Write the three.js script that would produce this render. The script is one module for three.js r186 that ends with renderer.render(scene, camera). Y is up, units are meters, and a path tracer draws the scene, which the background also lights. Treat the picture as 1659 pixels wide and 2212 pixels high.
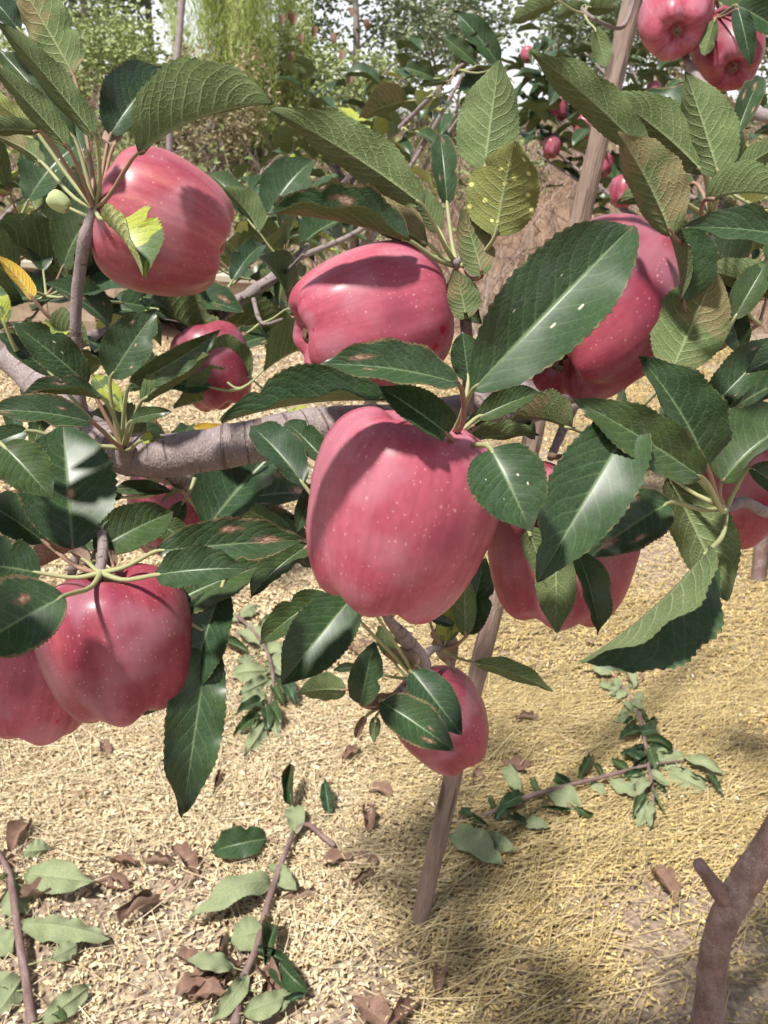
import * as THREE from 'three';
import { mergeGeometries } from 'three/addons/utils/BufferGeometryUtils.js';

// ---------------------------------------------------------------- camera, sky, sun, exposure
const scene = new THREE.Scene();
const EYE = new THREE.Vector3(0, 1.2, 0), PITCH = THREE.MathUtils.degToRad(-22), FOV = 65;
const camera = new THREE.PerspectiveCamera(FOV, 0.75, 0.02, 400);
camera.position.copy(EYE); camera.rotation.set(PITCH, 0, 0, 'YXZ'); camera.updateMatrixWorld(true);
camera.focus = 0.42; camera.userData.fStop = 24;
const SUN = new THREE.Vector3(-0.30, 0.85, 0.29).normalize();
{ // thin bright cloud over the whole sky, a little bluer towards the zenith
  const W = 128, H = 64, data = new Float32Array(W * H * 4);
  for (let y = 0; y < H; y++) for (let x = 0; x < W; x++) {
    const e = Math.max(0, (y + 0.5) / H * 2 - 1), k = Math.pow(1 - e, 2.6), i = (y * W + x) * 4;
    data[i] = 0.17 + 0.66 * k; data[i + 1] = 0.205 + 0.63 * k; data[i + 2] = 0.27 + 0.57 * k; data[i + 3] = 1;
  }
  const sky = new THREE.DataTexture(data, W, H, THREE.RGBAFormat, THREE.FloatType);
  sky.mapping = THREE.EquirectangularReflectionMapping; sky.magFilter = THREE.LinearFilter; sky.needsUpdate = true;
  scene.background = sky; scene.environment = sky; scene.environmentIntensity = 1;
}
const sun = new THREE.DirectionalLight(new THREE.Color(1, 0.96, 0.9), 5.0);
sun.name = 'sun'; sun.position.copy(SUN).multiplyScalar(20); sun.castShadow = true; sun.shadow.radius = 8;
sun.shadow.mapSize.set(4096, 4096); Object.assign(sun.shadow.camera, { left: -8, right: 8, top: 8, bottom: -8, near: 1, far: 60 });
scene.add(sun, sun.target);
const renderer = new THREE.WebGLRenderer({ antialias: true });
renderer.shadowMap.enabled = true;
renderer.toneMapping = THREE.LinearToneMapping; renderer.toneMappingExposure = 1.68;

// ---------------------------------------------------------------- helpers
const V = (x, y, z) => new THREE.Vector3(x, y, z), PI = Math.PI, R = THREE.MathUtils.degToRad, { lerp, clamp, smoothstep } = THREE.MathUtils;
function rng(seed) { let s = seed >>> 0; return () => { s = (s + 0x6d2b79f5) | 0; let t = Math.imul(s ^ (s >>> 15), 1 | s); t = (t + Math.imul(t ^ (t >>> 7), 61 | t)) ^ t; return ((t ^ (t >>> 14)) >>> 0) / 4294967296; }; }
const hash = (x, y, s = 0) => { let h = Math.imul(x | 0, 374761393) + Math.imul(y | 0, 668265263) + Math.imul(s | 0, 974634777); h = Math.imul(h ^ (h >>> 13), 1274126177); return ((h ^ (h >>> 16)) >>> 0) / 4294967296; };
function noise(x, y, s = 0, px = 0) { // value noise, period px along x when given
  const ix = Math.floor(x), iy = Math.floor(y), fx = x - ix, fy = y - iy, w = (i) => px ? ((i % px) + px) % px : i;
  const a = fx * fx * (3 - 2 * fx), b = fy * fy * (3 - 2 * fy);
  return lerp(lerp(hash(w(ix), iy, s), hash(w(ix + 1), iy, s), a), lerp(hash(w(ix), iy + 1, s), hash(w(ix + 1), iy + 1, s), a), b);
}
const fbm = (x, y, s = 0, px = 0) => 0.55 * noise(x, y, s, px) + 0.3 * noise(x * 2, y * 2, s + 7, px * 2) + 0.15 * noise(x * 4, y * 4, s + 13, px * 4);
// photographs' own measure: 1659 x 2212 units across, distance along the optical axis
const F = 1106 / Math.tan(R(FOV / 2));
const P = (x, y, d) => V((x - 829.5) / F * d, -(y - 1106) / F * d, -d).applyMatrix4(camera.matrixWorld);
function G(x, y, h = 0) { const p = P(x, y, 1).sub(EYE), k = (h - EYE.y) / p.y; return EYE.clone().addScaledVector(p, k); } // on the ground, h above it
const taken = {};
const numbered = (n) => { const k = taken[n] = (taken[n] ?? -1) + 1; return k ? n + '_' + String(k).padStart(3, '0') : n; };
function add(o, name, label, category, group, kind) {
  o.name = numbered(name); scene.add(o);
  if (label) o.userData.label = label; if (category) o.userData.category = category; if (group) o.userData.group = group; if (kind) o.userData.kind = kind;
  return o;
}
function mesh(name, g, m, parent) { const o = new THREE.Mesh(g, m); o.name = name; o.castShadow = o.receiveShadow = true; if (parent) parent.add(o); return o; }
function tex(w, h, f, srgb = true, wrap = true) { // f(x, y in 0..1) -> [r, g, b] linear
  const d = new Uint8Array(w * h * 4), enc = (v) => { v = clamp(v, 0, 1); return 255 * (srgb ? (v <= 0.0031308 ? v * 12.92 : 1.055 * Math.pow(v, 1 / 2.4) - 0.055) : v); };
  for (let y = 0; y < h; y++) for (let x = 0; x < w; x++) { const c = f((x + 0.5) / w, (y + 0.5) / h), i = (y * w + x) * 4; for (let k = 0; k < 3; k++) d[i + k] = enc(c[k]) + 0.5; d[i + 3] = 255; }
  const t = new THREE.DataTexture(d, w, h, THREE.RGBAFormat); t.magFilter = THREE.LinearFilter; t.minFilter = THREE.LinearMipmapLinearFilter; t.generateMipmaps = true;
  if (srgb) t.colorSpace = THREE.SRGBColorSpace; if (wrap) t.wrapS = t.wrapT = THREE.RepeatWrapping; t.needsUpdate = true; return t;
}
const mixc = (a, b, k) => [lerp(a[0], b[0], k), lerp(a[1], b[1], k), lerp(a[2], b[2], k)];
const mul = (a, k) => [a[0] * k, a[1] * k, a[2] * k];

// ---------------------------------------------------------------- leaf materials
function worley(x, y, s) { let f1 = 9, f2 = 9; const ix = Math.floor(x), iy = Math.floor(y);
  for (let j = -1; j < 2; j++) for (let i = -1; i < 2; i++) { const dx = ix + i + hash(ix + i, iy + j, s) - x, dy = iy + j + hash(ix + i, iy + j, s + 1) - y, d = Math.hypot(dx, dy); if (d < f1) { f2 = f1; f1 = d; } else if (d < f2) f2 = d; }
  return f2 - f1; }
const LW = 160, LH = 320, VEIN = new Float32Array(LW * LH), NET = new Float32Array(LW * LH), QUILT = new Float32Array(LW * LH);
{ const ks = { '-1': [], 1: [] }; const r = rng(5);
  for (const s of [-1, 1]) for (let k = 0; k < 9; k++) ks[s].push(-0.02 + k * 0.098 + (s > 0 ? 0.03 : 0) + (r() - 0.5) * 0.03);
  for (let y = 0; y < LH; y++) for (let x = 0; x < LW; x++) {
    const u = (x + 0.5) / LW * 2 - 1, t = (y + 0.5) / LH, a = Math.abs(u), i = y * LW + x;
    let v = Math.exp(-Math.pow(a / (0.05 - 0.028 * t), 2));
    const q = t - 0.19 * a - 0.10 * a * a * a + 0.004 * Math.sin(a * 7 + t * 17); let near = 1;
    for (const k of ks[u < 0 ? -1 : 1]) near = Math.min(near, Math.abs(q - k));
    v = Math.max(v, Math.exp(-Math.pow(near / (0.0072 * (1.1 - 0.75 * a)), 2)) * (0.85 - 0.45 * a * a));
    VEIN[i] = v; NET[i] = 1 - smoothstep(worley(u * 7 + 0.15 * Math.sin(t * 40), t * 26, 3), 0.02, 0.16);
    QUILT[i] = smoothstep(near, 0, 0.045) * smoothstep(a, 0, 0.14) * (0.75 + 0.25 * noise(u * 9, t * 24, 8));
  } }
const spotsOf = { 1: [[0.35, 0.72, 0.11], [-0.2, 0.66, 0.05]], 2: [[-0.45, 0.55, 0.026], [-0.3, 0.42, 0.022], [0.3, 0.6, 0.016], [0.5, 0.35, 0.014]], 3: [[0.1, 0.75, 0.16], [0.55, 0.5, 0.1], [-0.6, 0.3, 0.08]], 6: [[0.05, 0.4, 0.06]], 9: [[-0.4, 0.35, 0.09], [0.5, 0.8, 0.05]], 10: [[0.15, 0.5, 0.035], [-0.55, 0.7, 0.06], [0.6, 0.25, 0.05]], 11: [[-0.25, 0.85, 0.13], [0.4, 0.3, 0.06]] };
const ALIKE = { 0: [0, 12, 13, 0, 12], 1: [1, 9, 10], 3: [3, 11] };
function leafTop(variant) {
  return tex(LW, LH, (x, y) => {
    const i = Math.floor(y * LH) * LW + Math.floor(x * LW), u = x * 2 - 1, n = fbm(x * 5, y * 9, variant * 3), f = noise(x * 50, y * 95, 4);
    let c = mixc([0.020, 0.046, 0.015], [0.036, 0.074, 0.023], n); c = mul(c, 0.82 + 0.36 * f); if (variant === 12) c = [c[0] * 1.35, c[1] * 1.12, c[2] * 0.9]; if (variant === 13) c = [c[0] * 0.85, c[1] * 0.9, c[2] * 1.15];
    c = mixc(c, [0.085, 0.105, 0.085], 0.22 * smoothstep(fbm(x * 9, y * 16, 21 + variant), 0.5, 0.8)); // dusty spray residue
    if (variant === 4) c = mixc(mixc([0.42, 0.42, 0.05], [0.26, 0.34, 0.06], f), [0.10, 0.15, 0.06], smoothstep(fbm(x * 3.2, y * 6, 55), 0.48, 0.6));
    if (variant === 8) c = mixc([0.55, 0.40, 0.03], [0.50, 0.24, 0.03], n);
    if (variant === 5) c = mul(mixc([0.12, 0.066, 0.052], [0.25, 0.15, 0.11], n), 0.7 + 0.6 * f);
    c = mixc(c, variant === 5 ? [0.24, 0.15, 0.1] : [0.17, 0.235, 0.11], (0.26 + 0.5 * smoothstep(0.1 - Math.abs(u), 0, 0.08)) * VEIN[i]); c = mixc(c, [0.10, 0.16, 0.07], 0.16 * NET[i]);
    for (const [su, st, r] of spotsOf[variant] ?? []) { const d = Math.hypot((u - su) * 0.55, y - st) + (fbm(x * 16, y * 30, 9) - 0.5) * r * 0.9;
      if (variant === 2) c = mixc([0.62, 0.55, 0.42], c, smoothstep(d, r * 0.5, r * 0.65)); else { c = mixc([0.27, 0.14, 0.09], c, 0.15 + 0.85 * smoothstep(d, r * 0.25, r)); c = mixc([0.42, 0.27, 0.2], c, smoothstep(d, r * 0.2, r * 0.34)); } }
    if (variant !== 5) { const e = Math.abs(u) + 0.16 * (fbm(x * 20, y * 30, 31 + variant) - 0.5), burn = [1, 3, 9, 11].includes(variant) ? 0.9 : 0.97; c = mixc(c, [0.2, 0.14, 0.07], 0.75 * smoothstep(e, burn, burn + 0.05)); }
    const tip = smoothstep(y + 0.1 * (fbm(x * 12, y * 12, 3) - 0.5), 0.955, 0.99); return variant === 5 ? c : mixc(c, [0.22, 0.15, 0.09], tip * (variant % 2 ? 1 : 0.35));
  }, true, false);
}
function leafUnder(variant) {
  return tex(LW, LH, (x, y) => {
    const i = Math.floor(y * LH) * LW + Math.floor(x * LW), n = fbm(x * 4, y * 8, 60 + variant), f = noise(x * 60, y * 110, 66);
    let c = mixc([0.088, 0.124, 0.042], [0.138, 0.176, 0.078], n); c = mul(c, 0.85 + 0.3 * f);
    if (variant === 3 || variant === 11) c = mixc(c, [0.21, 0.165, 0.085], 0.8 * smoothstep(fbm(x * 2.5, y * 5, 71 + variant), 0.36, 0.6));
    if (variant === 14) c = mul(mixc([0.19, 0.225, 0.115], [0.26, 0.29, 0.17], n), 0.88 + 0.24 * f);
    if (variant === 4) c = mixc([0.42, 0.46, 0.12], [0.34, 0.38, 0.2], n);
    if (variant === 8) c = mixc([0.55, 0.42, 0.05], [0.50, 0.27, 0.05], n);
    if (variant === 5) c = mul(mixc([0.23, 0.15, 0.11], [0.36, 0.255, 0.19], n), 0.8 + 0.4 * f);
    if (variant === 7) { c = mixc(c, [0.2, 0.19, 0.05], 0.6); const d = hash(Math.floor(x * 9), Math.floor(y * 15), 3) > 0.9 ? Math.hypot((x * 9) % 1 - 0.5, (y * 15) % 1 - 0.5) : 1; c = mixc([0.6, 0.58, 0.2], c, smoothstep(d, 0.2, 0.4)); }
    c = mixc(c, variant === 5 ? [0.36, 0.26, 0.2] : [0.27, 0.32, 0.16], 0.8 * VEIN[i]); return mixc(c, mul(c, 1.55), 0.6 * NET[i]);
  }, true, false);
}
const bumpTop = tex(LW, LH, (x, y) => { const i = Math.floor(y * LH) * LW + Math.floor(x * LW), h = 0.16 * QUILT[i] - 0.18 * VEIN[i] + 0.4 - 0.14 * NET[i] + 0.25 * fbm(x * 14, y * 26, 2) + 0.08 * noise(x * 60, y * 110, 2); return [h, h, h]; }, false, false);
const bumpUnder = tex(LW, LH, (x, y) => { const i = Math.floor(y * LH) * LW + Math.floor(x * LW), h = 0.3 + 0.5 * VEIN[i] + 0.28 * NET[i] - 0.2 * QUILT[i]; return [h, h, h]; }, false, false);
const LEAFMAT = {};
for (const v of [0, 1, 2, 3, 4, 5, 6, 7, 8, 9, 10, 11, 12, 13, 14]) {
  const dry = v === 5;
  const top = new THREE.MeshPhysicalMaterial({ name: 'leaf_top', map: leafTop(v), bumpMap: bumpTop, bumpScale: dry ? 0.0008 : 0.001, roughness: 0.96, transmission: dry ? 0.05 : 0.2, thickness: 0, specularIntensity: 0.15, clearcoat: dry ? 0.1 : 0.7, clearcoatRoughness: dry ? 0.7 : 0.36, side: THREE.DoubleSide });
  const under = new THREE.MeshPhysicalMaterial({ name: 'leaf_underside', map: leafUnder(v), bumpMap: bumpUnder, bumpScale: 0.0008, specularIntensity: 0.25, roughness: 0.97, transmission: dry ? 0.05 : 0.2, thickness: 0, side: THREE.DoubleSide });
  LEAFMAT[v] = [top, under];
}
const M = (name, o) => new THREE.MeshPhysicalMaterial({ name, ...o });
const stalkMat = M('leaf_stalk_skin', { color: new THREE.Color().setRGB(0.27, 0.28, 0.13), roughness: 0.7 });
const stalkRed = M('leaf_stalk_red_skin', { color: new THREE.Color().setRGB(0.25, 0.15, 0.10), roughness: 0.7 });

// ---------------------------------------------------------------- leaf geometry
const prof = (t, k = 0) => Math.pow(Math.sin(PI * Math.pow(t, lerp(0.82, 1.02, k))), lerp(0.72, 0.66, k)) * (1 - lerp(0.42, 0.12, k) * smoothstep(t, 0.72, 1.0));
function leafGeometry(o) { // y along the leaf, top side towards +z
  const { L, ratio, fold = 0.25, bend = 0.6, cup = 0.15, wave = 0.02, twist = 0, seed = 1, lo = false, blunt = 0.15 } = o, r = rng(seed * 7919 + 3);
  const nv = lo ? 12 : 46, us = lo ? [-1, -0.5, 0, 0.5, 1] : [-1, -0.93, -0.72, -0.45, -0.2, -0.06, 0, 0.06, 0.2, 0.45, 0.72, 0.93, 1], nu = us.length;
  const ph = [r() * 6, r() * 6], fr = [2 + r() * 2, 2 + r() * 2], asym = 1 + (r() - 0.5) * 0.14, pos = [], uv = [], idx = [], b = Math.abs(bend) < 0.02 ? 0.02 : bend, RR = L / (2 * Math.sin(b / 2));
  const flip = r() < 0.5, bites = []; if (!lo && r() < 0.35) bites.push([0.25 + r() * 0.6, r() < 0.5 ? -1 : 1, 0.03 + r() * 0.04]);
  const folds = fold + (r() - 0.5) * 0.06, S = L * ratio / 2;
  for (let j = 0; j <= nv; j++) {
    const t = j / nv, an = b * (t - 0.5), cy = L / 2 + RR * Math.sin(an), cz = RR * (Math.cos(an) - Math.cos(b / 2)), tw = twist * (t - 0.5), w0 = Math.max(prof(t, blunt), t > 0.99 ? 0.004 : 0.02) * S;
    for (let k = 0; k < nu; k++) {
      const u = us[k], a = Math.abs(u), sd = u < 0 ? 0 : 1; let w = w0 * (sd ? asym : 2 - asym);
      if (!lo && a > 0.9) w *= 1 + (a > 0.99 ? (j % 2 ? 0.036 : -0.014) * (0.6 + 0.8 * hash(j, sd, seed)) : 0);
      for (const [bt, bs, br] of bites) if (bs === (sd ? 1 : -1) && a > 0.6) w *= 1 - 0.28 * Math.exp(-Math.pow((t - bt) / br, 2));
      const s = a * w, ang = folds * smoothstep(t, -0.15, 0.3) + cup * a * 0.6;
      let x = Math.sign(u) * s * Math.cos(ang), z = s * Math.sin(ang);
      z += wave * L * a * a * Math.sin(fr[sd] * 2 * PI * t + ph[sd]) + (lo ? 0 : 0.006 * L * a * (noise(u * 5 + 9, t * 12, seed) - 0.5));
      const x2 = x * Math.cos(tw) - z * Math.sin(tw), z2 = x * Math.sin(tw) + z * Math.cos(tw);
      pos.push(x2, cy + z2 * Math.sin(an), cz + z2 * Math.cos(an)); uv.push(flip ? (1 - u) / 2 : (u + 1) / 2, t);
    }
  }
  for (let j = 0; j < nv; j++) for (let k = 0; k < nu - 1; k++) { const p = j * nu + k; idx.push(p, p + 1, p + nu, p + 1, p + nu + 1, p + nu); }
  const top = new THREE.BufferGeometry(); top.setAttribute('position', new THREE.Float32BufferAttribute(pos, 3)); top.setAttribute('uv', new THREE.Float32BufferAttribute(uv, 2)); top.setIndex(idx); top.computeVertexNormals();
  const n = top.attributes.normal.array, bp = pos.slice(), bn = Array.from(n, (q) => -q);
  for (let i = 0; i < pos.length / 3; i++) { const rib = us[i % nu] === 0 ? 0.0012 * (1 - Math.floor(i / nu) / nv * 0.8) : 0, th = (lo ? 0.0004 : 0.00028) + rib; for (let c = 0; c < 3; c++) bp[i * 3 + c] -= n[i * 3 + c] * th; }
  const g = new THREE.BufferGeometry(), N = pos.length / 3;
  g.setAttribute('position', new THREE.Float32BufferAttribute([...pos, ...bp], 3)); g.setAttribute('normal', new THREE.Float32BufferAttribute([...n, ...bn], 3)); g.setAttribute('uv', new THREE.Float32BufferAttribute([...uv, ...uv], 2));
  const back = []; for (let i = 0; i < idx.length; i += 3) back.push(idx[i] + N, idx[i + 2] + N, idx[i + 1] + N);
  g.setIndex([...idx, ...back]); g.addGroup(0, idx.length, 0); g.addGroup(idx.length, back.length, 1); return g;
}
function frame(a, n) { const y = a.clone().normalize(), z = n.clone().addScaledVector(y, -n.dot(y)).normalize(), x = y.clone().cross(z); return new THREE.Matrix4().makeBasis(x, y, z); }
function tubeGeometry(pts, radii, radial = 7, seg = 12, rough = 0, seed = 1, uvx = 1) { // tapering, uneven tube; uv in metres along
  const c = new THREE.CatmullRomCurve3(pts), fr = c.computeFrenetFrames(seg, false), len = c.getLength(), pos = [], nor = [], uv = [], idx = [];
  for (let j = 0; j <= seg; j++) {
    const t = j / seg, p = c.getPoint(t), k = t * (radii.length - 1), i = Math.min(radii.length - 2, Math.floor(k)), rr = radii.length === 1 ? radii[0] : lerp(radii[i], radii[i + 1], k - i);
    for (let q = 0; q <= radial; q++) { const an = q / radial * 2 * PI, d = fr.normals[j].clone().multiplyScalar(Math.cos(an)).addScaledVector(fr.binormals[j], Math.sin(an)), rad = rr * (1 + rough * (noise(q % radial * 0.9 + 3, t * len / (rr * 1.6) , seed) - 0.5) + rough * 0.8 * (noise(7.7, t * len / (rr * 2.4), seed + 5) - 0.5));
      pos.push(p.x + d.x * rad, p.y + d.y * rad, p.z + d.z * rad); nor.push(d.x, d.y, d.z); uv.push(q / radial * uvx, t * len); }
  }
  for (let j = 0; j < seg; j++) for (let q = 0; q < radial; q++) { const a = j * (radial + 1) + q, b = a + radial + 1; idx.push(a, a + 1, b, a + 1, b + 1, b); }
  for (const [j, s] of [[0, 1], [seg, -1]]) { const p = c.getPoint(j / seg), tn = fr.tangents[j], m = pos.length / 3, st = j * (radial + 1); pos.push(p.x, p.y, p.z); nor.push(-s * tn.x, -s * tn.y, -s * tn.z); uv.push(0.5 * uvx, j / seg * len);
    for (let q = 0; q < radial; q++) s > 0 ? idx.push(m, st + q + 1, st + q) : idx.push(m, st + q, st + q + 1); }
  const g = new THREE.BufferGeometry(); g.setAttribute('position', new THREE.Float32BufferAttribute(pos, 3)); g.setAttribute('uv', new THREE.Float32BufferAttribute(uv, 2)); g.setIndex(idx);
  if (rough) g.computeVertexNormals(); else g.setAttribute('normal', new THREE.Float32BufferAttribute(nor, 3));
  if (rough) { const n = g.attributes.normal.array; for (let j = 0; j <= seg; j++) { const a = j * (radial + 1) * 3, b = a + radial * 3; for (let k = 0; k < 3; k++) { const m = n[a + k] + n[b + k]; n[a + k] = n[b + k] = m / 2; } } }
  return g;
}
let leafCount = 0;
// a leaf from its stalk end b to its tip t; side 'T' or 'U' is what faces the viewer; wide = width seen over length seen; node = where its stalk grows from
function leaf(parent, b, t, side, wide, variant = 0, o = {}, node = null) {
  const seed = o.seed ?? ++leafCount, r = rng(seed * 31 + 11), a = t.clone().sub(b), L = a.length(), y = a.clone().normalize(), mid = b.clone().lerp(t, 0.5);
  const v = EYE.clone().sub(mid).normalize(), n0 = v.clone().addScaledVector(y, -v.dot(y)).normalize(), up = V(0, 1, 0).addScaledVector(y, -y.y), k = o.tilt ?? (side === 'T' ? 0.45 : 0.5);
  const n = n0.clone().multiplyScalar(side === 'T' ? 1 : -1).addScaledVector(up, k).normalize(); if (o.roll) n.applyAxisAngle(y, R(o.roll));
  const fold = R(o.fold ?? 12 + r() * 10), facing = Math.max(0.45, Math.abs(n.dot(n0))), sx = Math.sqrt(Math.max(0.2, 1 - Math.pow(v.dot(y), 2)));
  const ratio = Math.min(0.95, wide * sx / (facing * Math.cos(fold)));
  const g = leafGeometry({ L, ratio, fold, bend: R(o.bend ?? 25 + r() * 25), cup: o.cup ?? 0.2 + r() * 0.3, wave: o.wave ?? 0.012 + r() * 0.014, twist: R(o.twist ?? (r() - 0.5) * 30), seed, lo: o.lo, blunt: o.blunt ?? r() * 0.4 });
  const m4 = frame(y, n).setPosition(b); if (parent.position) m4.premultiply(new THREE.Matrix4().makeTranslation(parent.position.clone().negate()));
  g.applyMatrix4(m4); const kin = ALIKE[variant] ?? [variant], l = mesh('leaf', g, LEAFMAT[kin[seed % kin.length]], parent);
  if (node) { const off = parent.position, q = (p) => p.clone().sub(off), sag = b.clone().lerp(node, 0.5).addScaledVector(a, -0.06 * b.distanceTo(node) / L).addScaledVector(V(0, 1, 0), -0.08 * b.distanceTo(node));
    const inn = b.clone().addScaledVector(y, 0.004); mesh('leaf_stalk', tubeGeometry([q(node), q(sag), q(b), q(inn)], [0.0017, 0.0012, 0.0011, 0.0009].map((z) => z * (o.thick ?? 1)), 6, 10), r() < 0.25 ? stalkRed : stalkMat, l); }
  return l;
}

// ---------------------------------------------------------------- bark, skin and ground materials
const barkMap = tex(256, 512, (x, y) => { const n = fbm(x * 8, y * 14, 2, 8), f = noise(x * 70, y * 140, 3, 70), ring = smoothstep(noise(x * 2, y * 46, 9, 2), 0.74, 0.84) * smoothstep(noise(x * 9, y * 20, 12, 9), 0.25, 0.5);
  let c = mixc([0.15, 0.115, 0.115], [0.25, 0.20, 0.195], n); c = mul(c, 0.78 + 0.44 * f); c = mixc(c, [0.085, 0.05, 0.04], ring * 0.8);
  const l = hash(Math.floor(x * 40), Math.floor(y * 80), 5) > 0.94 ? Math.hypot((x * 40) % 1 - 0.5, ((y * 80) % 1 - 0.5)) : 1; return mixc([0.34, 0.24, 0.18], c, smoothstep(l, 0.25, 0.45)); });
const barkBump = tex(256, 512, (x, y) => { const h = 0.4 * fbm(x * 12, y * 20, 2, 12) + 0.3 * noise(x * 70, y * 140, 3, 70) - 0.5 * smoothstep(noise(x * 2, y * 46, 9, 2), 0.72, 0.84) + 0.3; return [h, h, h]; }, false);
const pores = (x, y) => { const cx = Math.floor(x * 44), cy = Math.floor(y * 80); return hash(cx, cy, 35) > 0.55 ? Math.hypot((x * 44) % 1 - 0.25 - 0.5 * hash(cx, cy, 36), ((y * 80) % 1 - 0.25 - 0.5 * hash(cx, cy, 37)) * 0.9) : 1; };
const trunkMap = tex(256, 512, (x, y) => { const n = fbm(x * 6, y * 12, 31, 6), f = noise(x * 90, y * 160, 33, 90); let c = mixc([0.105, 0.058, 0.052], [0.20, 0.125, 0.112], n); c = mul(c, 0.75 + 0.5 * f);
  c = mixc(c, [0.30, 0.25, 0.24], 0.3 * smoothstep(fbm(x * 9, y * 8, 40, 9), 0.5, 0.75));
  return mixc([0.06, 0.032, 0.024], c, 0.1 + 0.9 * smoothstep(pores(x, y), 0.14, 0.3)); });
const trunkBump = tex(256, 512, (x, y) => { const l = pores(x, y), h = 0.5 * fbm(x * 10, y * 20, 31, 10) + 0.4 * smoothstep(l, 0.15, 0.4); return [h, h, h]; }, false);
const stakeMap = tex(256, 512, (x, y) => { const n = fbm(x * 13, y * 10, 51, 13), f = noise(x * 80, y * 50, 52, 80); let c = mixc([0.16, 0.11, 0.088], [0.28, 0.215, 0.18], n); c = mul(c, 0.75 + 0.5 * f); c = mixc(c, [0.33, 0.27, 0.23], 0.5 * smoothstep(fbm(x * 8, y * 9, 57, 8), 0.5, 0.72)); return mixc(c, [0.08, 0.05, 0.04], 0.8 * smoothstep(noise(x * 22, y * 9, 55, 22), 0.78, 0.87)); });
const stakeBump = tex(256, 512, (x, y) => { const h = 0.7 * fbm(x * 13, y * 10, 51, 13) + 0.3 * noise(x * 80, y * 30, 52, 80) - 0.5 * smoothstep(noise(x * 34, y * 5, 55, 34), 0.74, 0.86); return [h, h, h]; }, false);
const rep = (t, x, y) => { const c = t.clone(); c.repeat.set(x, y); c.needsUpdate = true; return c; };
const barkMat = M('branch_bark', { map: rep(barkMap, 1, 5), bumpMap: rep(barkBump, 1, 5), bumpScale: 0.0012, roughness: 0.72 });
const twigMat = M('twig_bark', { map: rep(barkMap, 1, 9), bumpMap: rep(barkBump, 1, 9), bumpScale: 0.0006, roughness: 0.75 });
const trunkMat = M('trunk_bark', { map: rep(trunkMap, 1, 3), bumpMap: rep(trunkBump, 1, 3), bumpScale: 0.0015, roughness: 0.7 });
const stakeMat = M('weathered_stake_wood', { map: rep(stakeMap, 1, 1.6), bumpMap: rep(stakeBump, 1, 1.6), bumpScale: 0.002, roughness: 0.85, color: new THREE.Color().setRGB(0.78, 0.72, 0.68) });
const shootMat = M('green_shoot_skin', { color: new THREE.Color().setRGB(0.2, 0.19, 0.11), roughness: 0.75 });

function appleSkin(kind) {
  const tones = [[[0.23, 0.026, 0.052], [0.42, 0.105, 0.145]], [[0.165, 0.018, 0.036], [0.32, 0.062, 0.085]], [[0.26, 0.034, 0.058], [0.46, 0.14, 0.155]]][kind];
  return tex(512, 384, (x, y) => {
    const st = fbm(x * 46, y * 2.6 + kind, 100 + kind, 46), st2 = noise(x * 20, y * 2, 104 + kind, 20), pt = fbm(x * 5, y * 5, 110 + kind, 5), f = noise(x * 170, y * 90, 112, 170);
    let k = clamp(0.5 * pt + 0.85 * (st - 0.5) + 0.36 * st2 + 0.02, 0, 1); let c = mixc(tones[0], tones[1], k); c = mul(c, 0.90 + 0.20 * f); c = mixc(c, [0.17, 0.02, 0.05], 0.45 * smoothstep(fbm(x * 7, y * 6, 160 + kind, 7), 0.5, 0.78));
    const yl = smoothstep(0.12 + 0.1 * (st - 0.5) - y, 0, 0.07) * 0.75 + (kind === 2 ? 0.14 * smoothstep(st2 * st, 0.36, 0.62) : 0) + 0.5 * smoothstep(y + 0.08 * (st - 0.5), 0.93, 1); c = mixc(c, [0.44, 0.31, 0.12], clamp(yl, 0, 0.85));
    c = mixc(c, [0.46, 0.30, 0.36], 0.22 * smoothstep(fbm(x * 9, y * 9, 120 + kind, 9), 0.42, 0.75)); // waxy bloom
    for (const [nx, ny, s, th] of [[80, 50, 130, 0.76], [110, 70, 140, 0.86]]) { const cx = Math.floor(x * nx), cy = Math.floor(y * ny); if (hash(cx, cy, s + kind) > th) { const q = 0.3 + 0.4 * hash(cx, cy, s + 2), w = 0.3 + 0.4 * hash(cx, cy, s + 3), d = Math.hypot((x * nx) % 1 - q, ((y * ny) % 1 - w) * 1.1), rr = 0.05 + 0.10 * Math.pow(hash(cx, cy, s + 4), 2); c = mixc([0.62, 0.38, 0.32], c, 0.45 + 0.55 * smoothstep(d, rr * 0.6, rr * 1.5)); } }
    if (kind === 0) for (const [sx, sy, r] of [[0.20, 0.42, 0.018], [0.235, 0.39, 0.015], [0.19, 0.6, 0.008], [0.3, 0.74, 0.012]]) { const d = Math.hypot((x - sx) * 1.6, y - sy) + (noise(x * 120, y * 90, 77) - 0.5) * r * 1.5; c = mixc([0.34, 0.02, 0.035], c, smoothstep(d, r * 0.4, r)); }
    return c;
  });
}
const skinMats = [0, 1, 2].map((k) => M('apple_skin', { map: appleSkin(k), roughness: 0.55, clearcoat: 0.35, clearcoatRoughness: 0.3, specularIntensity: 0.3 }));
const stemMat = M('fruit_stalk_bark', { color: new THREE.Color().setRGB(0.15, 0.08, 0.05), roughness: 0.8 });
const calyxMat = M('calyx_skin', { color: new THREE.Color().setRGB(0.12, 0.075, 0.045), roughness: 0.9, side: THREE.DoubleSide });

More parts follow.
